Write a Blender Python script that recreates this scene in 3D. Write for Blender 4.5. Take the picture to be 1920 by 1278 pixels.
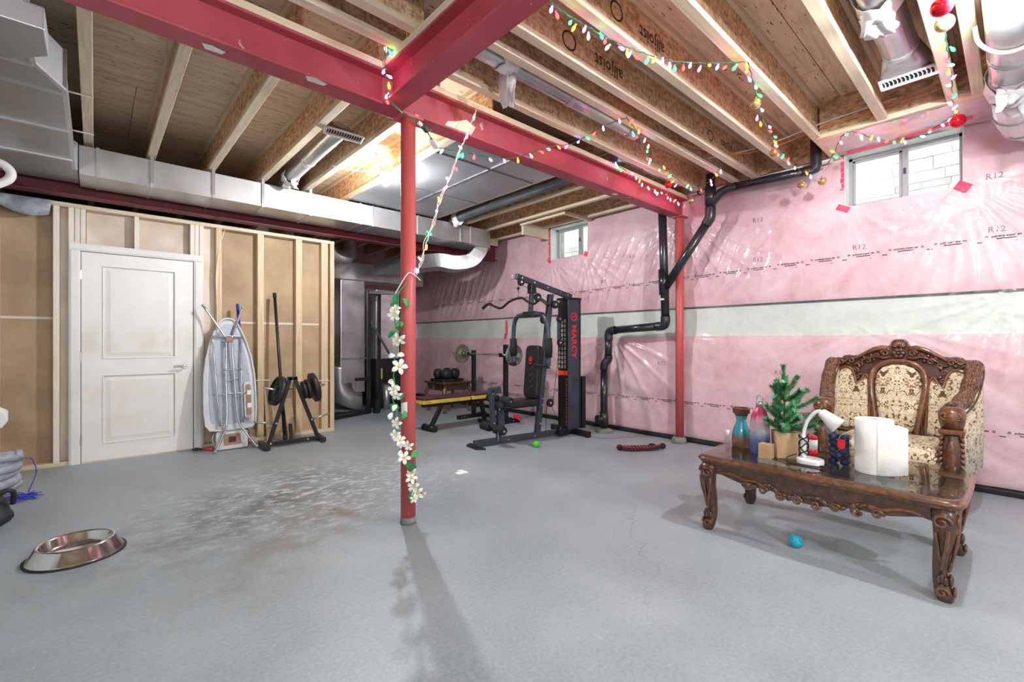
import bpy, bmesh, math, random
from mathutils import Vector, Matrix, noise

random.seed(7)
for o in list(bpy.data.objects):
    bpy.data.objects.remove(o, do_unlink=True)
SC = bpy.context.scene
COL = SC.collection
PI = math.pi

# ---------------------------------------------------------------- camera
FPX = 860.0                       # focal length in pixels of the 1920x1278 frame
CAM_H = 1.17
_n = math.hypot(.673, .740)
FWX, FWY = .673 / _n, .740 / _n   # viewing direction, level
cd = bpy.data.cameras.new('camera')
cd.sensor_width = 36.0
cd.lens = FPX / 1920.0 * 36.0
cd.clip_start = .02
SC.cycles.max_bounces = 9
cam = bpy.data.objects.new('camera', cd)
COL.objects.link(cam)
cam.location = (0, 0, CAM_H)
cam.rotation_euler = (PI / 2, 0, math.atan2(FWY, FWX) - PI / 2)
SC.camera = cam

# ---------------------------------------------------------------- world, exposure
w = bpy.data.worlds.new('World')
SC.world = w
w.use_nodes = True
bg = w.node_tree.nodes['Background']
bg.inputs[0].default_value = (.93, .97, 1.0, 1)
bg.inputs[1].default_value = 7.0
SC.view_settings.view_transform = 'Standard'
SC.view_settings.look = 'None'
SC.view_settings.gamma = 1.0
SC.view_settings.use_curve_mapping = False
SC.view_settings.exposure = 0.14
BULB_L = 2800.0                   # radiance of the bare ceiling bulbs, built further down


# ---------------------------------------------------------------- pixel -> place helpers (real distances)
RTX, RTY = FWY, -FWX
def _ray(px, py):
    a = (px - 960.0) / FPX
    return Vector((FWX + a * RTX, FWY + a * RTY, (639.0 - py) / FPX))
def onZ(px, py, z=0.0):
    r = _ray(px, py); t = (z - CAM_H) / r.z
    return Vector((r.x * t, r.y * t, z))
def onX(px, py, X):
    r = _ray(px, py); t = X / r.x
    return Vector((X, r.y * t, CAM_H + r.z * t))
def onY(px, py, Y):
    r = _ray(px, py); t = Y / r.y
    return Vector((r.x * t, Y, CAM_H + r.z * t))

# ---------------------------------------------------------------- mesh helpers
FR = {}
class MB:
    def __init__(s):
        s.v = []; s.f = []; s.s = []
    def add(s, vs, fs, smooth=False):
        o = len(s.v)
        s.v += [Vector(v) for v in vs]
        for f in fs:
            s.f.append([i + o for i in f]); s.s.append(smooth)
        return s
    def bx(s, x0, x1, y0, y1, z0, z1, M=None):
        vs = [Vector(p) for p in ((x0,y0,z0),(x1,y0,z0),(x1,y1,z0),(x0,y1,z0),(x0,y0,z1),(x1,y0,z1),(x1,y1,z1),(x0,y1,z1))]
        if M is not None: vs = [M @ v for v in vs]
        return s.add(vs, [(0,3,2,1),(4,5,6,7),(0,1,5,4),(1,2,6,5),(2,3,7,6),(3,0,4,7)])
    def box(s, c, d, M=None):
        T = Matrix.Translation(Vector(c))
        if M is not None: T = T @ M
        return s.bx(-d[0]/2, d[0]/2, -d[1]/2, d[1]/2, -d[2]/2, d[2]/2, T)
    def bar(s, a, b, w, h=None, up=(0,0,1)):
        a, b = Vector(a), Vector(b); h = h or w
        d = (b - a); L = d.length; d.normalize()
        u = Vector(up)
        if abs(d.dot(u)) > .98: u = Vector((1,0,0)) if abs(d.x) < .9 else Vector((0,1,0))
        sx = d.cross(u).normalized(); u = sx.cross(d).normalized()
        vs = []
        for p in (a, b):
            for i, j in ((-1,-1),(1,-1),(1,1),(-1,1)):
                vs.append(p + sx * (i*w/2) + u * (j*h/2))
        return s.add(vs, [(3,2,1,0),(4,5,6,7),(0,1,5,4),(1,2,6,5),(2,3,7,6),(3,0,4,7)])
    def tube(s, pts, r, n=8, closed=False, cap=True):
        P = [Vector(p) for p in pts]; m = len(P)
        R = r if isinstance(r, (list, tuple)) else [r] * m
        T = []
        for i in range(m):
            if closed: t = P[(i+1) % m] - P[i-1]
            else: t = P[min(i+1, m-1)] - P[max(i-1, 0)]
            T.append(t.normalized() if t.length > 1e-9 else Vector((0,0,1)))
        u = Vector((0,0,1)) if abs(T[0].z) < .9 else Vector((1,0,0))
        u = (u - T[0] * u.dot(T[0])).normalized()
        vs = []
        for i in range(m):
            u = u - T[i] * u.dot(T[i])
            u = u.normalized() if u.length > 1e-6 else T[i].orthogonal().normalized()
            w_ = T[i].cross(u)
            for k in range(n):
                a = 2*PI*k/n
                vs.append(P[i] + (u*math.cos(a) + w_*math.sin(a)) * R[i])
        fs = []
        for i in range(m if closed else m-1):
            j = (i+1) % m
            for k in range(n):
                k2 = (k+1) % n
                fs.append((i*n+k, i*n+k2, j*n+k2, j*n+k))
        s.add(vs, fs, True)
        if cap and not closed:
            o = len(s.v) - len(vs)
            s.f.append([o+k for k in reversed(range(n))]); s.s.append(False)
            s.f.append([o+(m-1)*n+k for k in range(n)]); s.s.append(False)
        return s
    def cyl(s, a, b, r, n=16, r2=None):
        return s.tube([a, b], [r, r if r2 is None else r2], n)
    def lathe(s, prof, n=24, M=None, smooth=True):
        M = M or Matrix()
        vs = []; m = len(prof)
        for r, z in prof:
            for k in range(n):
                a = 2*PI*k/n
                vs.append(M @ Vector((r*math.cos(a), r*math.sin(a), z)))
        fs = []
        for i in range(m-1):
            for k in range(n):
                k2 = (k+1) % n
                fs.append((i*n+k, i*n+k2, (i+1)*n+k2, (i+1)*n+k))
        s.add(vs, fs, smooth)
        o = len(s.v) - len(vs)
        if prof[0][0] > 1e-5: s.f.append([o+k for k in reversed(range(n))]); s.s.append(False)
        if prof[-1][0] > 1e-5: s.f.append([o+(m-1)*n+k for k in range(n)]); s.s.append(False)
        return s
    def prism(s, poly, d0, d1, M=None, smooth=False):
        M = M or Matrix(); n = len(poly)
        ar = sum(poly[i][0]*poly[(i+1)%n][1] - poly[(i+1)%n][0]*poly[i][1] for i in range(n))
        if ar < 0: poly = list(reversed(poly))
        vs = [M @ Vector((p[0], p[1], d0)) for p in poly] + [M @ Vector((p[0], p[1], d1)) for p in poly]
        s.add(vs, [tuple(reversed(range(n))), tuple(range(n, 2*n))])
        o = len(s.v) - 2*n
        for i in range(n):
            j = (i+1) % n
            s.f.append([o+i, o+j, o+n+j, o+n+i]); s.s.append(smooth)
        return s
    def ball(s, c, r, n=12, m=8, M=None):
        c = Vector(c); R = r if isinstance(r, (tuple, list)) else (r, r, r)
        vs = [Vector((0,0,-R[2]))]
        for i in range(1, m):
            t = -PI/2 + PI*i/m
            for k in range(n):
                a = 2*PI*k/n
                vs.append(Vector((R[0]*math.cos(t)*math.cos(a), R[1]*math.cos(t)*math.sin(a), R[2]*math.sin(t))))
        vs.append(Vector((0,0,R[2])))
        if M is not None: vs = [M @ v for v in vs]
        vs = [v + c for v in vs]
        fs = [(0, 1+(k+1)%n, 1+k) for k in range(n)]
        for i in range(m-2):
            for k in range(n):
                fs.append((1+i*n+k, 1+i*n+(k+1)%n, 1+(i+1)*n+(k+1)%n, 1+(i+1)*n+k))
        L = len(vs)-1
        fs += [(L, 1+(m-2)*n+k, 1+(m-2)*n+(k+1)%n) for k in range(n)]
        return s.add(vs, fs, True)
    def loft(s, secs, cap=True):
        n = len(secs[0]); vs = []
        for q in secs: vs += [Vector(p) for p in q]
        fs = []
        for i in range(len(secs)-1):
            for k in range(n):
                k2 = (k+1) % n
                fs.append((i*n+k, i*n+k2, (i+1)*n+k2, (i+1)*n+k))
        s.add(vs, fs, True)
        if cap:
            o = len(s.v) - len(vs)
            s.f.append([o+k for k in reversed(range(n))]); s.s.append(False)
            s.f.append([o+(len(secs)-1)*n+k for k in range(n)]); s.s.append(False)
        return s
    def mesh(s, name, mat, inv=None):
        me = bpy.data.meshes.new(name)
        vs = s.v if inv is None else [inv @ v for v in s.v]
        me.from_pydata([tuple(v) for v in vs], [], s.f)
        me.polygons.foreach_set('use_smooth', s.s)
        me.update()
        if mat: me.materials.append(MATS[mat] if isinstance(mat, str) else mat)
        return me
    def build(s, name, mat, parent=None, bevel=0, at=None, local=False, sub=0, keep=False):
        """links the collected shapes as ONE mesh object; parent: verts given in world space unless local"""
        F = None
        if parent is not None: F = FR[parent.name]
        elif at is not None: F = Matrix.Translation(Vector(at))
        inv = F.inverted() if (F is not None and not local) else None
        me = s.mesh(name, mat, inv)
        o = bpy.data.objects.new(name, me)
        COL.objects.link(o)
        if parent is not None:
            o.parent = parent; FR[o.name] = F
        else:
            if F is not None: o.matrix_world = F
            FR[o.name] = F or Matrix()
        if bevel:
            b = o.modifiers.new('bevel', 'BEVEL'); b.width = bevel; b.segments = 2; b.limit_method = 'ANGLE'; b.angle_limit = .7
        if sub:
            d = o.modifiers.new('sub', 'SUBSURF'); d.levels = sub; d.render_levels = sub
        return o

def tag(o, label=None, cat=None, group=None, kind=None):
    if label: o['label'] = label
    if cat: o['category'] = cat
    if group: o['group'] = group
    if kind: o['kind'] = kind
    return o
def thing(name, label, cat, loc=(0,0,0), rz=0.0, group=None, kind=None):
    o = bpy.data.objects.new(name, None)
    o.empty_display_size = .1
    COL.objects.link(o)
    M = Matrix.Translation(Vector(loc)) @ Matrix.Rotation(rz, 4, 'Z')
    o.location = loc; o.rotation_euler = (0, 0, rz)
    FR[o.name] = M
    tag(o, label, cat, group, kind)
    return o
def struct(o):
    o['kind'] = 'structure'; return o
def dupe(me_obj, parent, loc=None, rot=None, scale=None):
    """a copy of one part that shares its mesh"""
    c = me_obj.copy(); COL.objects.link(c); c.parent = parent
    if loc is not None: c.location = loc
    if rot is not None: c.rotation_euler = rot
    if scale is not None: c.scale = scale
    FR[c.name] = FR[parent.name]
    return c
def bez(pts, n=8):
    """Catmull-Rom curve through points"""
    P = [Vector(p) for p in pts]; out = []
    for i in range(len(P)-1):
        p0, p1, p2, p3 = P[max(i-1,0)], P[i], P[i+1], P[min(i+2, len(P)-1)]
        for k in range(n):
            t = k/n
            out.append(.5*((2*p1) + (p2-p0)*t + (2*p0-5*p1+4*p2-p3)*t*t + (3*p1-p0-3*p2+p3)*t**3))
    out.append(P[-1]); return out
def spiral(c, r0, r1, turns, u, v, n=20):
    c, u, v = Vector(c), Vector(u), Vector(v)
    return [c + (u*math.cos(2*PI*turns*k/n) + v*math.sin(2*PI*turns*k/n)) * (r0 + (r1-r0)*k/n) for k in range(n+1)]
def frame(o, x, y):
    """matrix whose local x, y, z lie along x, y, x cross y"""
    x = Vector(x).normalized(); z = x.cross(Vector(y)).normalized(); y = z.cross(x)
    m = Matrix((x, y, z)).transposed().to_4x4()
    return Matrix.Translation(Vector(o)) @ m
_font_cache = {}
def text_mesh(body, size, bold=0.0):
    """flat outline lettering: (verts 2d, faces), width"""
    k = (body, bold)
    if k not in _font_cache:
        c = bpy.data.curves.new('t', 'FONT'); c.body = body; c.size = 1.0; c.resolution_u = 2; c.offset = bold
        c.align_x = 'CENTER'; c.align_y = 'CENTER'
        o = bpy.data.objects.new('t', c); COL.objects.link(o)
        dg = bpy.context.evaluated_depsgraph_get()
        m = o.evaluated_get(dg).to_mesh()
        vs = [(v.co.x, v.co.y) for v in m.vertices]; fs = [tuple(p.vertices) for p in m.polygons]
        o.evaluated_get(dg).to_mesh_clear()
        bpy.data.objects.remove(o); bpy.data.curves.remove(c)
        _font_cache[k] = (vs, fs)
    vs, fs = _font_cache[k]
    return [(x*size, y*size) for x, y in vs], fs

# ---------------------------------------------------------------- materials
MATS = {}
def S(r, g, b):
    f = lambda c: ((c/255.+.055)/1.055)**2.4 if c/255. > .04045 else c/255./12.92
    return (f(r), f(g), f(b), 1)
class NT:
    def __init__(s, name):
        m = bpy.data.materials.new(name); m.use_nodes = True; MATS[name] = m
        s.m = m; s.t = m.node_tree; s.n = s.t.nodes
        s.b = s.n['Principled BSDF']
        tc = s.n.new('ShaderNodeTexCoord'); oi = s.n.new('ShaderNodeObjectInfo')
        mu = s.n.new('ShaderNodeMath'); mu.operation = 'MULTIPLY'; mu.inputs[1].default_value = 17.0
        s.l(oi.outputs['Random'], mu.inputs[0])
        ad = s.n.new('ShaderNodeVectorMath'); ad.operation = 'ADD'
        s.l(tc.outputs['Object'], ad.inputs[0]); s.l(mu.outputs[0], ad.inputs[1])
        s.obj = tc.outputs['Object']; s.co = ad.outputs[0]; s.tc = tc
    def l(s, a, b): s.t.links.new(a, b)
    def set(s, **k):
        for a, v in k.items():
            s.b.inputs[a.replace('_', ' ')].default_value = v
    def map(s, scale=(1,1,1), rot=(0,0,0), src=None, loc=(0,0,0)):
        m = s.n.new('ShaderNodeMapping'); m.inputs['Scale'].default_value = scale; m.inputs['Rotation'].default_value = rot
        m.inputs['Location'].default_value = loc
        s.l(src or s.co, m.inputs['Vector']); return m.outputs[0]
    def noise(s, scale, detail=4, rough=.55, src=None, dist=0):
        x = s.n.new('ShaderNodeTexNoise'); x.inputs['Scale'].default_value = scale; x.inputs['Detail'].default_value = detail
        x.inputs['Roughness'].default_value = rough; x.inputs['Distortion'].default_value = dist
        s.l(src or s.co, x.inputs['Vector']); return x.outputs[0]
    def voro(s, scale, src=None, feat='F1', out='Distance'):
        x = s.n.new('ShaderNodeTexVoronoi'); x.inputs['Scale'].default_value = scale; x.feature = feat
        s.l(src or s.co, x.inputs['Vector']); return x.outputs[out]
    def ramp(s, fac, stops):
        r = s.n.new('ShaderNodeValToRGB'); e = r.color_ramp.elements
        while len(e) < len(stops): e.new(.5)
        for i, (p, c) in enumerate(stops):
            e[i].position = p; e[i].color = c if isinstance(c, tuple) else (c, c, c, 1)
        s.l(fac, r.inputs[0]); return r.outputs[0]
    def mix(s, fac, a, b, mode='MIX'):
        m = s.n.new('ShaderNodeMix'); m.data_type = 'RGBA'; m.blend_type = mode
        for sock, v in ((m.inputs[0], fac), (m.inputs[6], a), (m.inputs[7], b)):
            if isinstance(v, (tuple, float, int)): sock.default_value = v
            else: s.l(v, sock)
        return m.outputs[2]
    def math(s, op, a, b=None, c=None):
        m = s.n.new('ShaderNodeMath'); m.operation = op
        for i, v in enumerate((a, b, c)):
            if v is None: continue
            if isinstance(v, (float, int)): m.inputs[i].default_value = v
            else: s.l(v, m.inputs[i])
        return m.outputs[0]
    def sep(s, src=None):
        x = s.n.new('ShaderNodeSeparateXYZ'); s.l(src or s.obj, x.inputs[0]); return x.outputs
    def comb(s, x, y, z):
        c = s.n.new('ShaderNodeCombineXYZ')
        for i, v in enumerate((x, y, z)):
            if isinstance(v, (float, int)): c.inputs[i].default_value = v
            else: s.l(v, c.inputs[i])
        return c.outputs[0]
    def base(s, c):
        if isinstance(c, tuple): s.b.inputs['Base Color'].default_value = c
        else: s.l(c, s.b.inputs['Base Color'])
    def bump(s, h, strength=.3, dist=.01):
        b = s.n.new('ShaderNodeBump'); b.inputs['Strength'].default_value = strength; b.inputs['Distance'].default_value = dist
        s.l(h, b.inputs['Height']); s.l(b.outputs[0], s.b.inputs['Normal'])
def simple(name, c1, c2=None, scale=8, rough=.5, metal=0., bump=0, bscale=40, coat=0, stretch=(1,1,1), lo=.35, hi=.65, rvar=0, spec=.5):
    t = NT(name)
    v = t.map(stretch)
    if c2 is not None:
        n = t.noise(scale, src=v)
        t.base(t.ramp(n, [(lo, c1), (hi, c2)]))
        if rvar:
            t.l(t.ramp(n, [(lo, max(0., rough-rvar)), (hi, rough+rvar)]), t.b.inputs['Roughness'])
    else: t.base(c1)
    t.set(Metallic=metal)
    t.b.inputs['Specular IOR Level'].default_value = spec
    if not (rvar and c2 is not None): t.set(Roughness=rough)
    if coat: t.set(Coat_Weight=coat, Coat_Roughness=.12)
    if bump: t.bump(t.noise(bscale, src=v), bump, .005)
    return t
def emit(name, col, strength):
    t = NT(name); t.base(col); t.b.inputs['Emission Color'].default_value = col; t.set(Emission_Strength=strength, Roughness=.3)
    return t

# painted concrete floor: mottled grey-blue, peeling white flakes and brown water stains round the post, crack
t = NT('floor_paint')
p = t.obj
n1 = t.noise(1.3, 6, .6, src=p); n2 = t.noise(60, 3, .6, src=p)
c = t.ramp(n1, [(.3, S(132,144,152)), (.55, S(148,160,168)), (.75, S(162,173,180))])
c = t.mix(t.ramp(n2, [(.35, 0.), (.75, .25)]), c, S(205,212,214))
xs = t.sep(p)
def spot(cx, cy, rx, ry, ang=0.):
    q = t.map((1/rx, 1/ry, 0), (0,0,0), src=t.map((1,1,0), (0,0,ang), src=t.map((1,1,0), src=p, loc=(-cx,-cy,0))))
    l = t.n.new('ShaderNodeVectorMath'); l.operation = 'LENGTH'; t.l(q, l.inputs[0])
    return t.ramp(l.outputs['Value'], [(.25, 1.), (1.0, 0.)])
worn = spot(1.35, 3.75, 1.5, 1.15)
dark = spot(.85, 3.6, 1.5, .8, -.6)
tan = spot(1.05, 2.95, 1.3, .42, -.65)
far = spot(1.6, 5.0, 2.2, 1.3)
c = t.mix(t.math('MULTIPLY', far, .55), c, S(146,150,148))
c = t.mix(t.math('MULTIPLY', dark, t.ramp(t.noise(3.5, 6, .65, src=p), [(.36, 0.), (.60, .9)])), c, S(104,108,108))
c = t.mix(t.math('MULTIPLY', tan, t.ramp(t.noise(4.5, 6, .65, src=p), [(.40, 0.), (.62, .7)])), c, S(124,120,108))
fl = t.ramp(t.noise(9, 8, .7, src=t.map((1,2.2,1), (0,0,.8), src=p)), [(.52, 0.), (.575, 1.)])
c = t.mix(t.math('MULTIPLY', t.math('MULTIPLY', worn, fl), .8), c, S(204,209,211))
sc = t.ramp(t.noise(38, 4, .6, src=t.map((1,.25,1), (0,0,.3), src=p)), [(.68, 0.), (.74, .35)])
c = t.mix(sc, c, S(205,210,212))
# hairline crack
cr = t.math('ABSOLUTE', t.math('ADD', t.math('ADD', xs[1], t.math('MULTIPLY', xs[0], -.75)), t.math('MULTIPLY', t.noise(2.2, 6, .7, src=p), .6)))
crm = t.math('MULTIPLY', t.ramp(cr, [(.0035, 1.), (.006, 0.)]), spot(2.35, 1.5, 1.3, .8))
c = t.mix(t.math('MULTIPLY', crm, .55), c, S(120,125,128))
t.base(c)
t.l(t.ramp(n1, [(.3, .36), (.7, .55)]), t.b.inputs['Roughness'])
t.bump(t.noise(90, 4, .6, src=p), .12, .004)

# pink insulation under a clear plastic sheet
def poly(name, stops, s1=2.2):
    t = NT(name); p = t.obj
    n = t.noise(s1, 8, .68, src=p, dist=.6); n2 = t.noise(11, 6, .7, src=p, dist=.8)
    c = t.ramp(n, stops)
    c = t.mix(t.ramp(n2, [(.35, .0), (.7, .45)]), c, stops[-1][1])
    t.base(c); t.set(Roughness=.6, Coat_Weight=.5, Coat_Roughness=.16)
    t.bump(t.noise(9, 3, .5, src=t.map((1,1,.35), src=p)), .12, .010)
    return t
poly('poly_pink', [(.3, S(200,146,158)), (.5, S(213,174,182)), (.72, S(227,203,208))])
poly('poly_white', [(.3, S(190,198,190)), (.6, S(206,213,207)), (.8, S(220,225,220))])
simple('seam_tape', S(92,96,98), S(60,62,64), 12, .4)
simple('concrete', S(150,150,146), S(118,118,116), 6, .85, bump=.3)

# plywood subfloor
t = NT('plywood')
v = t.map((1.0, 7.0, 1.0)); n = t.noise(2.4, 7, .6, src=v, dist=1.2)
c = t.ramp(n, [(.3, S(196,168,138)), (.5, S(222,198,168)), (.72, S(236,216,190))])
kn = t.ramp(t.noise(13, 2, .5, src=t.map((1.0,4.0,1.0))), [(.665, 0.), (.70, .85)])
c = t.mix(kn, c, S(70,46,30))
t.base(c); t.set(Roughness=.75); t.bump(n, .15, .004)
# oriented strand board
t = NT('osb')
vo = t.voro(22, src=t.map((1,1,2.5)), out='Color')
vo2 = t.voro(30, src=t.map((2.2,1,1.2), (.5,.3,.8)), out='Color')
g1 = t.math('MULTIPLY', t.sep(vo)[0], .5); g = t.math('ADD', g1, t.math('MULTIPLY', t.sep(vo2)[1], .5))
t.base(t.ramp(g, [(.1, S(164,124,92)), (.5, S(204,166,128)), (.9, S(230,198,160))])); t.set(Roughness=.7); t.bump(g, .25, .003)
def wood(name, a, b, c3, rough=.55, axis=(1,14,14), sc=2.2, coat=0):
    t = NT(name); n = t.noise(sc, 6, .6, src=t.map(axis), dist=1.0)
    t.base(t.ramp(n, [(.3, a), (.5, b), (.72, c3)])); t.set(Roughness=rough)
    if coat: t.set(Coat_Weight=coat, Coat_Roughness=.08)
    t.bump(n, .12, .003); return t
wood('lumber_x', S(196,176,148), S(212,195,168), S(226,211,186))
wood('lumber_y', S(196,176,148), S(212,195,168), S(226,211,186), axis=(14,1,14))
wood('lumber_z', S(188,162,128), S(204,180,146), S(220,200,168), axis=(14,14,1))
wood('lumber_pale', S(216,204,188), S(228,218,204), S(236,228,216), axis=(14,14,1))
wood('carved_wood', S(40,20,12), S(70,38,21), S(98,57,32), rough=.35, axis=(4,4,4), sc=5, coat=.7)
wood('carved_wood_light', S(66,36,20), S(102,60,33), S(136,86,50), rough=.35, axis=(4,4,4), sc=5, coat=.7)
simple('wallboard', S(160,136,108), S(184,160,128), 2.5, .8, bump=.1, bscale=300)
simple('wallboard_misty', S(196,176,156), S(222,212,200), 2.0, .8)
simple('tape_white', S(226,222,216), rough=.6)
simple('joint_tape', S(214,206,198), rough=.6)

# steel, painted
t = NT('beam_red')
n = t.noise(3, 5); c = t.ramp(n, [(.3, S(158,58,70)), (.7, S(178,78,88))])
sp = t.ramp(t.noise(11, 4, .6, dist=.5), [(.68, 0.), (.72, .8)])
c = t.mix(sp, c, S(214,186,184)); t.base(c); t.set(Roughness=.5)
t = NT('post_red')
n = t.noise(4, 5, src=t.map((1,1,.3))); c = t.ramp(n, [(.3, S(182,74,74)), (.7, S(200,98,96))])
sp = t.ramp(t.noise(9, 3, .5, dist=.5), [(.72, 0.), (.75, .7)])
t.base(t.mix(sp, c, S(205,190,188))); t.set(Roughness=.42)
simple('beam_maroon', S(92,22,34), S(116,32,44), 3, .55)
simple('galvanized', S(180,182,184), S(200,202,203), 2.0, .36, .8, rvar=.04)
simple('galvanized_dull', S(158,160,164), S(176,178,181), 2.0, .42, .75, rvar=.04)
simple('foil', S(186,186,190), S(216,214,216), 4, .3, .8, bump=.8, bscale=9)
simple('duct_dark', S(92,100,106), S(120,128,132), 3, .4, .6)
simple('black_pipe', S(24,27,32), S(38,42,48), 5, .28, coat=.3)
simple('pipe_mark', S(210,214,216), rough=.5)
simple('black_steel', S(24,25,28), S(36,37,40), 6, .4, .2)
simple('grey_steel', S(56,63,74), S(70,78,90), 6, .38, .3)
simple('black_vinyl', S(20,20,23), S(32,32,36), 9, .42, bump=.2, bscale=200)
simple('black_foam', S(16,16,18), S(27,27,29), 30, .8, bump=.3, bscale=150)
simple('black_rubber', S(20,20,22), rough=.6)
simple('cast_iron', S(38,40,42), S(58,60,60), 8, .45, .5)
simple('plate_olive', S(104,98,80), S(128,120,98), 8, .5, .3)
simple('plate_grey', S(96,110,106), S(124,138,132), 8, .45, .4)
simple('chrome', S(216,218,222), rough=.14, metal=1.)
simple('steel_tube', S(168,174,182), S(196,200,206), 6, .25, .8)
simple('white_paint', S(222,221,217), S(232,231,228), 4, .45)
simple('white_plastic', S(232,232,230), rough=.35)
simple('white_bag', S(226,224,228), S(244,243,245), 6, .5)
simple('paper', S(244,243,240), S(236,234,230), 18, .9, bump=.35, bscale=60)
simple('cardboard', S(180,146,108), S(194,160,122), 6, .8)
simple('cardboard_side', S(120,94,68), S(136,108,80), 6, .8)
simple('red', S(216,28,44), rough=.4)
simple('red_tape', S(226,44,84), S(240,90,120), 14, .45)
simple('orange_red', S(226,70,46), rough=.45)
simple('yellow_pad', S(208,180,66), S(190,160,54), 12, .55)
simple('maroon_vinyl', S(64,34,48), S(84,46,58), 8, .4)
simple('green_ball', S(84,222,44), S(62,190,36), 20, .5)
simple('blue_ball', S(32,160,190), S(60,190,214), 40, .7, bump=.5, bscale=60)
simple('rope_black', S(26,22,26), S(48,24,30), 60, .8)
simple('wire_green', S(26,84,66), S(40,110,88), 20, .5)
simple('wire_white', S(228,224,220), rough=.45)
simple('wire_orange', S(206,120,58), rough=.5)
simple('leaf_green', S(38,128,62), S(72,168,96), 30, .5)
simple('petal', S(232,234,228), S(246,246,242), 30, .6)
simple('pollen', S(226,198,90), rough=.7)
simple('needle', S(44,124,74), S(116,186,132), 40, .55)
simple('twig', S(96,76,50), rough=.8)
simple('hose_grey', S(140,146,156), S(168,172,182), 20, .5)
simple('cord_blue', S(58,66,190), rough=.5)
simple('blue_stick', S(44,70,168), rough=.4)
simple('bag_black', S(22,24,30), S(40,42,48), 8, .6, bump=.4, bscale=12)
simple('board_cover', S(196,198,202), S(212,213,216), 12, .8)
simple('board_mesh', S(150,160,174), S(166,176,188), 60, .5, .3)
simple('brown_pad', S(150,112,92), S(166,128,106), 20, .6)
simple('bauble_red', S(206,16,40), S(226,40,60), 20, .15, .55)
simple('bauble_gold', S(196,164,104), S(214,186,128), 20, .2, .7)
simple('bauble_navy', S(30,36,76), S(58,64,110), 14, .2, .5)
simple('ink', S(34,32,40), rough=.7)
simple('ink_soft', S(150,118,132), rough=.7)
simple('ink_wood', S(52,36,30), rough=.7)
simple('print_red', S(226,40,58), rough=.5)
simple('chart_light', S(176,170,160), S(120,112,104), 60, .6)
simple('stone_white', S(222,220,214), S(240,238,234), 10, .85, bump=.5, bscale=20)
simple('stone_grey', S(170,168,164), S(196,194,190), 10, .85, bump=.5, bscale=20)
simple('vinyl_frame', S(158,158,163), rough=.4)
simple('dark_interior', S(40,36,36), S(56,50,50), 5, .8)
simple('vase_bronze', S(96,62,46), S(140,98,72), 12, .3, .7)
emit('bulb_glow', (.97, .98, 1.0, 1), BULB_L)
emit('fill_bulb_glow', (.97, .98, 1.0, 1), BULB_L*.75)  # weaker glow, only for the added fill bulbs behind the camera
LC = {'white': (.30, .34, 1.0, 1), 'red': (1.0, .012, .012, 1), 'green': (.008, .8, .10, 1), 'orange': (1.0, .17, .008, 1), 'pink': (1.0, .10, .42, 1)}
for k, c in LC.items(): emit('led_' + k, c, 26.0)
# stained white door
t = NT('door_paint'); p = t.obj
n = t.noise(3.2, 7, .65, src=p)
zz = t.sep(p)[2]
b1 = t.ramp(t.math('ABSOLUTE', t.math('SUBTRACT', zz, 1.17)), [(.06, 1.), (.2, 0.)])
b2 = t.ramp(t.math('ABSOLUTE', t.math('SUBTRACT', zz, .50)), [(.15, 1.), (.42, 0.)])
msk = t.math('MULTIPLY', t.math('MAXIMUM', b1, t.math('MULTIPLY', b2, .8)), t.ramp(n, [(.42, 0.), (.62, .6)]))
t.base(t.mix(msk, t.ramp(n, [(.3, S(226,226,223)), (.7, S(235,235,232))]), S(208,198,172))); t.set(Roughness=.4)
# damask upholstery: mirrored motif
t = NT('damask'); xs = t.sep(t.obj)
def ping(v, s_): return t.math('PINGPONG', v, s_)
q = t.comb(t.math('MULTIPLY', xs[0], .5), ping(xs[1], .085), ping(xs[2], .17))
n1 = t.noise(36, 2.5, .5, src=q, dist=1.3); n2 = t.noise(60, 2, .5, src=t.map(loc=(3,1,2), src=q), dist=1.0)
c = t.ramp(n2, [(.42, S(218,208,182)), (.60, S(188,170,134))])
c = t.mix(t.ramp(n1, [(.555, 0.), (.575, 1.)]), c, S(140,98,64))
c = t.mix(t.ramp(n1, [(.61, 0.), (.625, 1.)]), c, S(86,48,32))
t.base(c); t.set(Roughness=.7); t.b.inputs['Sheen Weight'].default_value = .2
t = NT('feather'); xs = t.sep(t.obj)
wv = t.noise(14, 3, .5, src=t.map((3,14,3), (0,.7,0), src=t.obj))
t.base(t.ramp(wv, [(.4, S(46,28,22)), (.5, S(92,58,42)), (.62, S(142,102,76))])); t.set(Roughness=.5)
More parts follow.
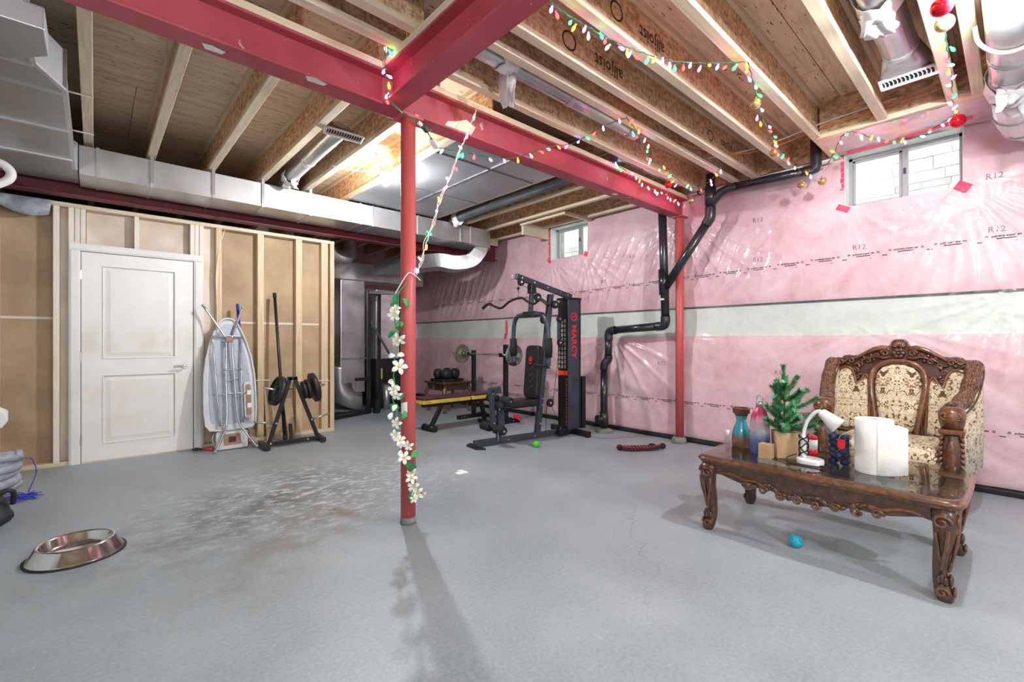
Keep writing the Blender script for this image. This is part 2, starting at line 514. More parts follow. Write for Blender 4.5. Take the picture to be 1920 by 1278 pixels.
# bottles and vase with vertical colour bands
def bands(name, stops, h, rough=.25, trans=0., coat=0.):
    t = NT(name); z = t.sep(t.obj)[2]
    t.base(t.ramp(t.math('DIVIDE', z, h), stops)); t.set(Roughness=rough)
    t.b.inputs['Transmission Weight'].default_value = trans
    if coat: t.set(Coat_Weight=coat)
    return t
bands('bottle_glass', [(0., S(70,96,160)), (.3, S(110,130,180)), (.5, S(196,196,206)), (.68, S(214,170,190)), (.78, S(226,70,130)), (1., S(230,110,150))], .30, .12, .35)
bands('vase_glaze', [(0., S(104,66,48)), (.27, S(128,88,66)), (.33, S(56,120,124)), (.6, S(44,150,172)), (.86, S(74,150,158)), (.89, S(74,58,50)), (1., S(84,66,54))], .235, .2, 0., .8)
def clear(name, tint=(1,1,1,1), rough=.0, fac=None):
    m = bpy.data.materials.new(name); m.use_nodes = True; MATS[name] = m
    t = m.node_tree; n = t.nodes; n.remove(n['Principled BSDF'])
    tr = n.new('ShaderNodeBsdfTransparent'); tr.inputs[0].default_value = tint
    gl = n.new('ShaderNodeBsdfGlossy'); gl.inputs['Roughness'].default_value = rough
    fr = n.new('ShaderNodeFresnel'); fr.inputs['IOR'].default_value = 1.5 if fac is None else fac
    ge = n.new('ShaderNodeNewGeometry'); iv = n.new('ShaderNodeMath'); iv.operation = 'SUBTRACT'; iv.inputs[0].default_value = 1.0
    t.links.new(ge.outputs['Backfacing'], iv.inputs[1])
    ml = n.new('ShaderNodeMath'); ml.operation = 'MULTIPLY'; t.links.new(fr.outputs[0], ml.inputs[0]); t.links.new(iv.outputs[0], ml.inputs[1])
    mx = n.new('ShaderNodeMixShader')
    t.links.new(ml.outputs[0], mx.inputs[0]); t.links.new(tr.outputs[0], mx.inputs[1]); t.links.new(gl.outputs[0], mx.inputs[2])
    t.links.new(mx.outputs[0], n['Material Output'].inputs[0])
clear('pane_glass', (.97, .98, .98, 1))
clear('table_glass', (.86, .89, .88, 1), .015, 2.6)
clear('clear_plastic', (.93, .94, .95, 1), .05)
# ================================================================ STRUCTURE
WX = 5.12                         # plastic surface of the right wall
JB = 2.85                         # underside of the joists
SF = 3.15                         # underside of the subfloor
X0, Y0, Y1 = -2.2, -2.7, 8.75
m = MB(); m.bx(X0-.1, 5.5, Y0-.1, Y1+.2, -.12, 0)
floor = struct(m.build('floor', 'floor_paint'))

# ---- ceiling: subfloor sheets and I-joists
m = MB(); m.bx(X0-.1, 5.42, Y0-.1, Y1+.2, SF+.016, SF+.05)
ceiling = struct(m.build('ceiling', 'plywood'))
def sheet(x0, x1, y0, y1, rot):
    m = MB(); m.bx(x0+.003, x1-.003, y0+.003, y1-.003, SF, SF+.016)
    return m.build('plywood_sheet', 'plywood', ceiling)
yy = Y0; k = 0
while yy < Y1:
    xx = X0 - (k % 2) * 1.22
    while xx < 5.4:
        a, b = max(xx, X0), min(xx+2.44, 5.4)
        if b - a > .05: sheet(a, b, yy, min(yy+1.22, Y1), 0)
        xx += 2.44
    yy += 1.22; k += 1
jcache = {}
def joist(axis, pos, a, b):
    """I-joist: strand-board web with lumber flanges"""
    if axis == 'X':
        web = MB().bx(a, b, pos-.005, pos+.005, JB+.036, SF-.036).build('joist', 'osb', ceiling)
        MB().bx(a, b, pos-.031, pos+.031, JB, JB+.038).build('bottom_flange', 'lumber_x', web, bevel=.003)
        MB().bx(a, b, pos-.031, pos+.031, SF-.038, SF).build('top_flange', 'lumber_x', web)
    else:
        web = MB().bx(pos-.005, pos+.005, a, b, JB+.036, SF-.036).build('joist', 'osb', ceiling)
        MB().bx(pos-.031, pos+.031, a, b, JB, JB+.038).build('bottom_flange', 'lumber_y', web, bevel=.003)
        MB().bx(pos-.031, pos+.031, a, b, SF-.038, SF).build('top_flange', 'lumber_y', web)
    return web
HX = 4.46                          # header over the near window
jl = {}
for y, xe in ((2.42,5.10),(2.015,5.10),(1.82,5.10),(1.49,5.10),(1.12,5.12),(.685,HX),(.30,HX),(.175,HX),(-.25,5.1),(-.66,5.1),(-1.07,5.1),(-1.48,5.1),(-1.9,5.1),(-2.3,5.1)):
    jl[y] = joist('X', y, 1.36 if y > -.2 else X0, xe)
for y in (2.39,2.20,1.72,1.32,.92,.52,.12):
    joist('X', y, X0, 1.34)
for x in (-1.75,-1.3,-.86,-.04,.385,.85,1.305,1.75,2.22,3.46,3.95,4.44,4.985):
    joist('Y', x, 2.66, 8.7)
for x in (2.64,3.05): joist('Y', x, 5.4, 8.7)
# rim boards
m = MB(); m.bx(5.10, 5.13, -2.7, 8.7, JB+.04, SF)
m.build('rim_board', 'osb', ceiling)
# header that carries the short joists over the window, with its plate
m = MB(); m.bx(HX-.012, HX+.03, .13, 1.10, JB+.035, SF)
m.build('header_board', 'osb', ceiling)
m = MB(); m.bx(HX-.02, HX+.035, -.28, 1.12, JB-.005, JB+.034)
m.build('header_plate', 'lumber_y', ceiling, bevel=.003)

# ---- right wall: concrete, insulation, plastic
WINS = [(.285, 1.06, 2.395, 2.875), (4.03, 4.74, 2.385, 2.865)]
m = MB()
ys = [Y0, WINS[0][0], WINS[0][1], WINS[1][0], WINS[1][1], Y1]
for i in range(5):
    if i in (1, 3):
        wn = WINS[0] if i == 1 else WINS[1]
        m.bx(5.2, 5.42, ys[i], ys[i+1], 0, wn[2]); m.bx(5.2, 5.42, ys[i], ys[i+1], wn[3], SF+.02)
    else: m.bx(5.2, 5.42, ys[i], ys[i+1], 0, SF+.02)
wall_right = struct(m.build('wall_right', 'concrete'))
def N(y, z, s, o=0.): return noise.noise(Vector((y*s, z*s, o)))
def fan(y, z, ay, az, n, amp, R, lo, hi, ph=0.):
    dy, dz = y-ay, z-az; r = math.hypot(dy, dz)
    if r > R*2.2: return 0.
    th = math.atan2(dz, dy)
    if th > PI/2 and lo < -PI: th -= 2*PI
    if not lo < th < hi: return 0.
    e = min(1., (th-lo)/.25, (hi-th)/.25)
    g = math.sin(n*th + ph + 2.2*N(y, z, 1.5, 5.) + 1.2*math.sin(th*5+ph))
    return amp * e * max(0., g)**4 * min(1., r/.12) * math.exp(-(r/R)**2)
def pleat(y, z, yc, zc, ry, rz, k, amp, slant=0.):
    q = math.exp(-((y-yc)/ry)**4 - ((z-zc)/rz)**4)
    if q < .02: return 0.
    return amp*q*max(0., math.sin(k*(y+slant*(z-zc)) + 3.*N(y, z, 1.3, 9.)))**4
def relief(y, z):
    f = .022*N(y, z, 1.1) + .008*N(y, z, 3.7, 2.) + .004*N(y, z, 9., 4.)
    f += .010*max(0., math.sin(z*11 + 4*N(y, z, .8, 7.)))**3 * max(0., N(y, z, 1.2, 3.)+.2) * (1.6 if z < 1.2 else .5)
    f += fan(y, z, .81, 1.31, 30, .022, .55, -PI, 0.)
    f += fan(y, z, .285, 2.40, 34, .030, .75, -PI, 0., 1.)
    f += fan(y, z, 1.06, 2.40, 26, .014, .5, -PI, 0., 2.)
    f += fan(y, z, 3.62, 1.25, 20, .030, .8, -PI, 0., .5)
    f += fan(y, z, 2.62, 2.6, 26, .022, .9, -PI, 0., .3)
    f += fan(y, z, 4.03, 2.39, 26, .020, .6, -PI, 0., 1.4)
    f += fan(y, z, 4.74, 2.39, 24, .020, .6, -PI, 0., .4)
    f += fan(y, z, -.05, 1.56, 26, .025, .6, -PI, 0., .4)
    f += pleat(y, z, 6.9, 2.05, 1.1, .42, 33, .016, .5) + pleat(y, z, 3.4, 2.05, .8, .45, 38, .02, .45)
    f += pleat(y, z, 2.05, 2.1, .6, .4, 44, .014, .5) + pleat(y, z, 6.2, .8, 1.2, .4, 7, .03, 1.5)
    return f
def poly_grid(name, mat, y0, y1, z0, z1, bulge, step=.02, holes=(), extra=0.):
    def axis(a, b, cuts):
        pts = sorted([a, b] + [c for c in cuts if a < c < b]); out = []
        for p, q in zip(pts, pts[1:]):
            n = max(1, int(round((q-p)/step)))
            out += [p + (q-p)*i/n for i in range(n)]
        return out + [b]
    Y = axis(y0, y1, [h[0] for h in holes] + [h[1] for h in holes]); Z = axis(z0, z1, [h[2] for h in holes] + [h[3] for h in holes])
    m = MB(); vs = []
    for y in Y:
        for z in Z:
            e = math.sin(PI*min(1., max(0., (z-z0)/(z1-z0))))
            vs.append((WX - relief(y, z) - bulge*math.sqrt(max(0., e)) - extra, y, z))
    nz = len(Z); fs = []
    for i in range(len(Y)-1):
        for j in range(nz-1):
            yc, zc = (Y[i]+Y[i+1])/2, (Z[j]+Z[j+1])/2
            if any(h[0] < yc < h[1] and h[2] < zc < h[3] for h in holes): continue
            fs.append((i*nz+j, i*nz+j+1, (i+1)*nz+j+1, (i+1)*nz+j))
    m.add(vs, fs, True)
    return m.build(name, mat, wall_right)
up = poly_grid('insulation_blanket', 'poly_pink', Y0, Y1, 1.55, 2.885, .035, holes=WINS)
up['label'] = 'pink insulation under clear plastic'
lowr = poly_grid('insulation_blanket', 'poly_pink', Y0, Y1, .05, 1.225, .035)
band = poly_grid('plastic_band', 'poly_white', Y0, Y1, 1.215, 1.555, -.012)
band['label'] = 'clear plastic over bare pale wall'
seam = poly_grid('seam_strip', 'seam_tape', Y0, Y1, 1.543, 1.562, .0, step=.02, extra=.006)
def surf(y, z):
    if z > 1.55: e, b = (z-1.55)/1.335, .035
    else: e, b = (z-.05)/1.175, .035
    return WX - relief(y, z) - b*math.sqrt(max(0., math.sin(PI*min(1., max(0., e))))) - .004
def wall_print(y, z, items, parent, mat, name='printed_lettering', tilt=0.):
    m = MB()
    for body, size, dx, dy, bold in items:
        if body == 'o':
            pts = [(dx + size*.7*math.cos(a*PI/4), dy + size*.7*math.sin(a*PI/4)) for a in range(8)]
            pin = [(dx + size*.4*math.cos(a*PI/4), dy + size*.4*math.sin(a*PI/4)) for a in range(8)]
            vs = pts + pin; fs = [(i, (i+1) % 8, 8+(i+1) % 8, 8+i) for i in range(8)]
        elif body == '-':
            n = 6; vs = []; fs = []
            for i in range(n+1):
                x = dx + size*(i/n-.5); vs += [(x, dy-.003), (x, dy+.003)]
            fs = [(2*i, 2*i+2, 2*i+3, 2*i+1) for i in range(n)]
        else:
            vs, fs = text_mesh(body, size, bold); vs = [(a+dx, b+dy) for a, b in vs]
        P = []
        for a, b in vs:
            yy = y - a; zz = z + b + tilt*a
            P.append((surf(yy, zz), yy, zz))
        m.add(P, fs)
    return m.build(name, mat, parent)
UNIT = [('o', .013, -.105, 0, 0), ('polytarp·super six', .0215, 0, 0, .022), ('o', .013, .105, 0, 0), ('-', .105, .0, -.020, 0), ('CE', .014, .05, -.045, 0), ('-', .035, .15, -.03, 0)]
for i in range(29):
    y = -.24 + i*.29
    wall_print(y, 1.97 - .024*min(y, 4.2), UNIT, up, 'ink')
    wall_print(y-.12, .48 - .006*min(y, 4.2), UNIT, lowr, 'ink')
for y, z in ((.112,2.43),(.10,2.02),(.95,2.01),(1.80,2.42),(1.80,2.01),(3.3,2.25),(3.75,1.97),(2.9,.9),(1.6,.85)):
    wall_print(y, z, [('R12', .062, 0, 0, 0)], up if z > 1.5 else lowr, 'ink_soft', 'stamped_lettering')
# dark sealant strip at the foot of the wall
tr = struct(MB().bx(5.07, 5.16, Y0, Y1, 0, .045).build('baseboard_right', 'black_rubber', bevel=.01))
# red tape pieces at the sheet's corners and seams (on the wall)
def tape_piece(pts, name='red_tape_piece', parent=None, t=.004):
    m = MB(); P = [Vector(p) for p in pts]; n = len(P)
    back = [p + Vector((t*1.5, 0, 0)) for p in P]
    m.add(P + back, [tuple(range(n)), tuple(reversed(range(n, 2*n)))] + [(i, n+i, n+(i+1) % n, (i+1) % n) for i in range(n)])
    return m.build(name, 'red_tape', parent)
def wall_tape(y, z, w, h, rot=.3):
    c, s_ = math.cos(rot), math.sin(rot)
    q = []
    for a, b in ((-w,-h),(w,-h),(w,h),(-w,h)):
        yy, zz = y + a*c - b*s_, z + a*s_ + b*c
        q.append((surf(yy, zz)-.004, yy, zz))
    return tape_piece(q, parent=up if z > 1.5 else lowr)
wall_tape(.285, 2.39, .045, .035, .6); wall_tape(1.07, 2.385, .05, .025, .5)
wall_tape(4.04, 2.385, .035, .03, .5); wall_tape(4.75, 2.375, .04, .022, .6)
for i in range(6):
    z = .25 + i*.22
    wall_tape(5.78 + .012*math.sin(i*2.1), z+.05, .022, .118, .02*math.sin(i))

# ---- windows
def window(name, wn, gx, split, px):
    y0, y1, z0, z1 = wn
    f = MB(); t_ = .03
    f.bx(gx-.03, gx+.03, y0-.02, y1+.02, z0-.02, z0+t_); f.bx(gx-.03, gx+.03, y0-.02, y1+.02, z1-t_, z1+.02)
    f.bx(gx-.03, gx+.03, y0-.02, y0+t_, z0, z1); f.bx(gx-.03, gx+.03, y1-t_, y1+.02, z0, z1)
    root = struct(f.build(name, 'vinyl_frame', at=(gx, (y0+y1)/2, z0)))
    s = MB(); s.bx(gx-.035, gx+.02, split-.02, split+.02, z0+.02, z1-.02); s.build('mullion', 'vinyl_frame', root, bevel=.004)
    s = MB()   # sliding sash frame
    for a, b in ((split+.02, y1-t_),):
        s.bx(gx-.022, gx+.01, a, a+.022, z0+t_, z1-t_); s.bx(gx-.022, gx+.01, b-.022, b, z0+t_, z1-t_)
        s.bx(gx-.022, gx+.01, a, b, z0+t_, z0+t_+.02); s.bx(gx-.022, gx+.01, a, b, z1-t_-.02, z1-t_)
    s.build('sash', 'vinyl_frame', root, bevel=.003)
    for a, b in ((y0+t_, split-.02), (split+.02, y1-t_)):
        MB().bx(gx-.004, gx+.004, a, b, z0+t_, z1-t_).build('pane', 'pane_glass', root)
    MB().box((gx-.04, split, (z0+z1)/2+.02), (.02, .018, .05)).build('latch', 'grey_steel', root, bevel=.003)
    # plastic-lined reveal
    r = MB(); j = .008
    r.bx(WX-.02, gx, y1-.004, y1+j, z0, z1); r.bx(WX-.02, gx, y0-j, y0+.004, z0, z1)
    r.bx(WX-.02, gx, y0, y1, z0-j, z0+.004); r.bx(WX-.02, gx, y0, y1, z1-.004, z1+j)
    r.build('reveal_lining', 'poly_white', root)
    return root
w1 = window('window_1', WINS[0], 5.27, .655, 0)
w2 = window('window_2', WINS[1], 5.27, 4.28, 0)
# plastic soffit between header and window, red tape along it
m = MB()
n = 26; vs = []; fs = []
for i in range(n+1):
    for j in range(9):
        y = -.26 + (1.12+.26)*i/n; x = HX + .02 + (5.10-HX-.02)*j/8
        vs.append((x, y, 2.846 + .03*j/8 + .012*N(x, y, 7., 3.) + .008*math.sin(j*.9+N(x, y, 3.)*4)))
for i in range(n):
    for j in range(8): fs.append((i*9+j, (i+1)*9+j, (i+1)*9+j+1, i*9+j+1))
m.add(vs, fs, True)
sof = m.build('plastic_soffit', 'poly_pink', wall_right)
def flat_tape(pts, w, parent, nz=-1):
    P = bez(pts, 5); m = MB()
    vs = []; 
    for i, p in enumerate(P):
        ww = w*(.75+.5*abs(N(i*.37, 1., 1.)))
        vs += [p + Vector((-ww, 0, .004)), p + Vector((ww, 0, -.004))]
    m.add(vs, [(2*i, 2*i+1, 2*i+3, 2*i+2) for i in range(len(P)-1)])
    o = m.build('red_tape_piece', 'red_tape', parent); sd = o.modifiers.new('s', 'SOLIDIFY'); sd.thickness = .003
    return o
flat_tape([(4.98, 1.02, 2.85), (5.0, .8, 2.852), (4.97, .65, 2.85)], .030, wall_right)
flat_tape([(4.95, .62, 2.85), (4.9, .42, 2.846), (4.88, .22, 2.846)], .022, wall_right)
flat_tape([(4.98, 4.72, 2.852), (5.0, 4.4, 2.855), (5.0, 4.1, 2.852)], .025, wall_right)
m = MB()
for i in range(8):
    a = WINS[0][1]+.01; z = 2.82-.05*i
    m.bx(5.10-.004, 5.10, a-.005, a+.02+.008*math.sin(i*3), z-.045, z)
m.build('red_tape_piece', 'red_tape', wall_right)
m = MB()
for i in range(8):
    a = WINS[1][1]+.005; z = 2.83-.055*i
    m.bx(5.09-.004, 5.09, a-.005, a+.022+.01*math.sin(i*3), z-.05, z)
m.build('red_tape_piece', 'red_tape', wall_right)
# wooden box framing round the far window head
m = MB(); m.bx(4.55, 5.08, 4.76, 4.80, 2.70, 2.87); m.build('blocking_board', 'lumber_x', ceiling)
m = MB(); m.bx(4.52, 4.56, 3.95, 4.80, 2.825, 2.862); m.bx(4.55, 5.08, 3.95, 3.99, 2.825, 2.862); m.build('blocking_frame', 'lumber_y', ceiling)
# stone-faced window wells outside
for (a, b, zl, seed) in ((-.5, 1.9, 2.0, 1), (3.3, 6.2, 2.0, 2)):
    rr = random.Random(seed)
    base = MB().bx(6.0, 6.16, a, b, 1.7, 3.6).build('wall_outside_well', 'stone_white'); struct(base)
    z = 2.05
    while z < 3.5:
        h = rr.choice((.07, .10, .13)); y = a + .02
        while y < b-.1:
            l = rr.uniform(.16, .42); l = min(l, b-y-.02)
            MB().bx(5.990-rr.uniform(0, .008), 6.03, y, y+l-.007, z, z+h-.006).build('stone', 'stone_grey' if rr.random() < .25 else 'stone_white', base)
            y += l
        z += h

# ---- door wall
YW = 6.0
BX0, BX1 = -1.4, 2.317
m = MB(); m.bx(X0, -.085, YW+.089, YW+.105, 0, 2.47); m.bx(-.085, .775, YW+.089, YW+.105, 2.05, 2.47); m.bx(.775, BX1-.01, YW+.089, YW+.105, 0, 2.47)
wall_back = struct(m.build('wall_back', 'wallboard'))
def stud(x0, x1, z0=.038, z1=2.43, mat='lumber_z', nm='stud', d=.089):
    return MB().bx(x0, x1, YW, YW+d, z0, z1).build(nm, mat, wall_back, bevel=.003)
for a, b in ((-1.36,-1.32),(-.95,-.91),(-.665,-.622)): stud(a, b)
stud(-.287, -.244, mat='lumber_pale'); stud(-.185, -.145, mat='lumber_pale'); stud(-.142, -.104, mat='lumber_pale'); stud(-.101, -.065, 2.08, mat='lumber_pale')
stud(.295, .333, 2.10, mat='lumber_pale')
stud(.762, .80, 2.08, mat='lumber_pale'); stud(.803, .842, mat='lumber_pale'); stud(.846, .884, mat='lumber_pale')
stud(1.0, 1.055); stud(1.415, 1.483); stud(1.842, 1.915); stud(2.15, 2.235); stud(2.262, 2.317)
m = MB(); m.bx(X0, -.10, YW-.002, YW+.091, 0, .038); m.build('bottom_plate', 'lumber_x', wall_back, bevel=.003)
m = MB(); m.bx(.80, BX1, YW-.002, YW+.091, 0, .038); m.build('bottom_plate', 'lumber_x', wall_back, bevel=.003)
m = MB(); m.bx(X0, BX1, YW-.003, YW+.092, 2.43, 2.47); m.build('top_plate', 'lumber_x', wall_back, bevel=.003)
# misty white boards over and beside the door
m = MB(); m.bx(-.06, .76, YW+.078, YW+.0885, 2.10, 2.43); m.build('white_board', 'wallboard_misty', wall_back)
m = MB(); m.bx(.886, .998, YW+.078, YW+.0885, .04, 2.43); m.build('white_board', 'wallboard_misty', wall_back)
m = MB(); m.bx(-.242, -.187, YW+.078, YW+.0885, .04, 2.43); m.build('white_board', 'wallboard_misty', wall_back)
m = MB(); m.bx(X0, -.29, YW+.084, YW+.0888, 1.372, 1.395); m.build('joint_tape', 'joint_tape', wall_back)
m = MB(); m.bx(.89, 2.15, YW+.084, YW+.0888, 1.372, 1.395); m.build('joint_tape', 'joint_tape', wall_back)
# sagging white cable strung through the studs
m = MB(); m.tube(bez([(1.30,YW-.006,.70),(1.5,YW-.006,.705),(1.7,YW-.006,.68),(1.9,YW-.006,.675),(2.1,YW-.006,.665),(2.25,YW-.006,.655)], 5), .005, 6)
m.build('cable', 'wire_white', wall_back)
m = MB(); m.tube(bez([(1.09,YW+.04,2.43),(1.03,YW-.004,2.2),(1.0,YW-.006,1.9),(1.01,YW-.006,1.45),(1.0,YW-.006,1.2)], 6), .004, 6)
m.build('cable', 'wire_white', wall_back)

# door with casing
DX0, DX1 = -.095, .785
door = MB()
yf = YW - .012
PAN = [(.06,.63,1.0,1.90),(.06,.632,.175,.835)]
# stiles and rails leave the panels recessed
door.bx(DX0, PAN[0][0], yf, yf+.035, .012, 2.022); door.bx(PAN[0][1], DX1, yf, yf+.035, .012, 2.022)
door.bx(PAN[0][0], PAN[0][1], yf, yf+.035, .012, PAN[1][2]); door.bx(PAN[0][0], PAN[0][1], yf, yf+.035, PAN[1][3], PAN[0][2]); door.bx(PAN[0][0], PAN[0][1], yf, yf+.035, PAN[0][3], 2.022)
door = struct(door.build('door_1', 'door_paint', at=(0, YW, 0)))
for a, b, c0, c1 in PAN:
    m = MB(); m.bx(a, b, yf+.014, yf+.03, c0, c1)
    e = .012; i2 = .055
    vs = [(a+e, yf+.014, c0+e), (b-e, yf+.014, c0+e), (b-e, yf+.014, c1-e), (a+e, yf+.014, c1-e), (a+i2, yf+.004, c0+i2), (b-i2, yf+.004, c0+i2), (b-i2, yf+.004, c1-i2), (a+i2, yf+.004, c1-i2)]
    m.add(vs, [(0,1,5,4), (1,2,6,5), (2,3,7,6), (3,0,4,7), (4,5,6,7)])
    m.build('panel', 'door_paint', door)
    m = MB()   # moulding round the panel
    for p, q in (((a,c0),(b,c0)),((b,c0),(b,c1)),((b,c1),(a,c1)),((a,c1),(a,c0))):
        m.bar((p[0], yf+.003, p[1]), (q[0], yf+.003, q[1]), .012, .018, up=(0,1,0))
    m.build('moulding', 'door_paint', door, bevel=.003)
h = MB(); h.cyl((.715, yf, .905), (.715, yf-.012, .905), .027, 16); h.cyl((.715, yf, .905), (.715, yf-.055, .905), .009, 10)
h.tube(bez([(.715, yf-.05, .905), (.68, yf-.056, .907), (.64, yf-.052, .905), (.61, yf-.048, .90)], 4), [.010]*12+[.008], 8)
h.build('handle', 'chrome', door)
for z in (1.80, 1.02, .22):
    MB().bx(DX0-.012, DX0+.004, yf-.008, yf+.01, z-.045, z+.045).build('hinge', 'steel_tube', door, bevel=.002)
def casing(name, x0, x1, z0, z1):
    m = MB(); m.bx(x0, x1, YW-.02, YW+.005, z0, z1)
    if z1-z0 > 1: m.bx(x0+.012, x1-.012, YW-.028, YW-.018, z0, z1)
    else: m.bx(x0, x1, YW-.028, YW-.018, z0+.012, z1-.012)
    return struct(m.build(name, 'white_paint', bevel=.004))
casing('trim_1', -.182, -.10, 0, 2.027); casing('trim_2', .792, .868, 0, 2.027); casing('trim_3', -.182, .868, 2.028, 2.10)
m = MB(); m.bx(DX0, DX1, YW-.015, YW+.09, 0, .011); struct(m.build('trim_4', 'lumber_x'))

# ---- remaining shell
m = MB(); m.bx(X0-.12, X0, Y0, Y1, 0, SF+.02); struct(m.build('wall_left', 'poly_white'))
m = MB(); m.bx(X0-.12, 5.4, Y0-.12, Y0, 0, SF+.02); struct(m.build('wall_front', 'poly_white'))
m = MB()
n = 60; vs = []; fs = []; nz = 44
for i in range(n+1):
    for j in range(nz+1):
        x = 2.0 + 3.2*i/n; z = .03 + 3.1*j/nz
        vs.append((x, Y1-.05 - .03*N(x, z, 1.4, 8.) - .012*N(x, z, 5., 1.) - .02*max(0., math.sin(x*26+2*N(x, z, 1.)))**2, z))
for i in range(n):
    for j in range(nz): fs.append((i*(nz+1)+j, (i+1)*(nz+1)+j, (i+1)*(nz+1)+j+1, i*(nz+1)+j+1))
m.bx(X0, 5.4, Y1, Y1+.15, 0, SF+.02)
wf = struct(m.build('wall_far', 'concrete'))
mm = MB(); mm.add(vs, fs, True); mm.build('insulation_blanket', 'poly_pink', wf)

# ================================================================ STEEL
def ibeam(name, a, b, axis, pos, z0, z1, bw, mat, label, top_plate=None):
    root = thing(name, label, 'beam', (a if axis == 'X' else pos, pos if axis == 'X' else a, z0))
    def bx_(m, p0, p1, q0, q1, za, zb):
        return m.bx(p0, p1, pos+q0, pos+q1, za, zb) if axis == 'X' else m.bx(pos+q0, pos+q1, p0, p1, za, zb)
    bx_(MB(), a, b, -bw/2, bw/2, z0, z0+.013).build('bottom_flange', mat, root, bevel=.002)
    bx_(MB(), a, b, -bw/2, bw/2, z1-.013, z1).build('top_flange', mat, root, bevel=.002)
    bx_(MB(), a, b, -.005, .005, z0+.012, z1-.012).build('web', mat, root)
    if top_plate: bx_(MB(), a, b, -bw/2-.004, bw/2+.004, z1, top_plate).build('wood_plate', 'lumber_x' if axis == 'X' else 'lumber_y', root)
    return root
ibeam('steel_beam', X0+.01, 5.085, 'X', 2.635, 2.60, 2.81, .135, 'beam_red', 'long red steel beam resting on the two round red posts', 2.85)
ibeam('steel_beam', Y0+.01, 2.565, 'Y', 1.35, 2.60, 2.81, .135, 'beam_red', 'shorter red steel beam butting into the long red beam beside the flower-wrapped post', 2.85)
ibeam('steel_beam', X0+.01, 4.95, 'X', 5.86, 2.50, 2.74, .13, 'beam_maroon', 'dark maroon steel beam above the framed door wall, behind the rectangular duct', 2.848)
def post(x, y, r, label, patch):
    root = thing('steel_post', label, 'post', (x, y, 0))
    MB().cyl((x, y, .0), (x, y, 2.60), r, 28).build('shaft', 'post_red', root)
    MB().bx(x-.075, x+.075, y-.065, y+.065, 2.588, 2.601).build('cap_plate', 'post_red', root)
    MB().lathe([(r+.004, .0), (r+.003, .03), (r+.001, .045)], 28, Matrix.Translation((x, y, 0))).build('base_sleeve', patch, root)
    return root
p1 = post(1.493, 2.635, .0475, 'round red steel post wrapped with a white flower garland', 'concrete')
# label wrapped on the post
a0 = math.atan2(-FWY, -FWX)
vs = []
for i in range(7):
    a = a0 - .9 + 1.0*i/6
    for z in (.705, .775): vs.append((1.493+.0487*math.cos(a), 2.635+.0487*math.sin(a), z+.01*i/6))
MB().add(vs, [(2*i, 2*i+2, 2*i+3, 2*i+1) for i in range(6)]).build('sticker', 'paper', p1)
p2 = post(4.99, 2.612, .046, 'round red steel post standing against the pink plastic wall', 'concrete')
MB().lathe([(.085, 0), (.08, .05), (.06, .07)], 10, Matrix.Translation((4.975, 2.612, 0))).build('concrete_footing', 'concrete', p2)
# ================================================================ DUCTS
V = Vector
YD0, YD1, ZD0, ZD1 = 5.30, 5.74, 2.575, 2.82
duct = thing('rectangular_duct', 'long rectangular galvanized duct running above the door wall', 'duct', (2.2, 5.5, ZD0))
poly_ = [(-.10, YD0), (4.22, YD0)] + [(4.22 + .34*math.sin(a*PI/16), YD0+.34 - .34*math.cos(a*PI/16)) for a in range(1, 9)] + [(4.56, YD1), (-.10, YD1)]
MB().prism(poly_, ZD0, ZD1).build('duct_body', 'galvanized', duct, bevel=.004)
for x in (.02, .385, .86, 1.30, 1.78, 2.36, 2.52, 3.15, 3.84, 4.02):
    m = MB(); m.bx(x-.011, x+.011, YD0-.007, YD0+.01, ZD0-.006, ZD1+.004); m.bx(x-.011, x+.011, YD0-.006, YD1, ZD0-.007, ZD0+.004)
    m.build('cleat', 'galvanized', duct)
for x in (.385, .86, 1.30, 1.78, 3.84):
    MB().bx(x-.013, x+.013, YD0-.012, YD0-.006, ZD0+.03, 2.87).build('hanger_strap', 'steel_tube', duct)
# S-shaped drop under the elbow, into the furnace room
def rect_loft(path, w, h, side):
    secs = []
    P = [V(p) for p in path]
    for i, p in enumerate(P):
        t = (P[min(i+1, len(P)-1)] - P[max(i-1, 0)]).normalized()
        s_ = V(side); s_ = (s_ - t*s_.dot(t)).normalized(); u = t.cross(s_)
        secs.append([p + s_*(w/2)*a + u*(h/2)*b for a, b in ((-1,-1),(1,-1),(1,1),(-1,1))])
    return secs
path = bez([(4.34, 5.55, 2.60), (4.33, 5.56, 2.52), (4.22, 5.62, 2.38), (4.02, 5.72, 2.33), (3.86, 5.90, 2.36), (3.72, 6.3, 2.36), (3.6, 7.2, 2.36)], 5)
m = MB().loft(rect_loft(path, .34, .20, (-.35, -.94, 0))); m.s = [False]*len(m.s)
m.build('drop_boot', 'galvanized', duct)

trunk = thing('supply_trunk', 'large boxy sheet-metal supply trunk joining the long duct beside the left ceiling joist', 'duct', (-.6, 4.2, 2.6))
poly_ = [(-.105, 5.30), (-.13, 5.26), (-.13, 3.66), (-.235, 3.40), (-.235, 2.76), (-1.05, 2.76), (-1.05, 5.74), (-.105, 5.74)]
MB().prism(poly_, 2.60, 2.835).build('trunk_body', 'galvanized_dull', trunk, bevel=.004)
m = MB()
m.bar((-.128, 5.27, 2.603), (-.128, 3.66, 2.603), .022, .014); m.bar((-.128, 3.66, 2.603), (-.235, 3.40, 2.603), .022, .014); m.bar((-.235, 3.40, 2.603), (-.235, 2.76, 2.603), .022, .014)
m.bar((-.128, 3.66, 2.603), (-.128, 3.66, 2.835), .02, .02); m.bar((-.235, 3.40, 2.603), (-.235, 3.40, 2.835), .02, .02)
m.build('folded_seam', 'galvanized', trunk)
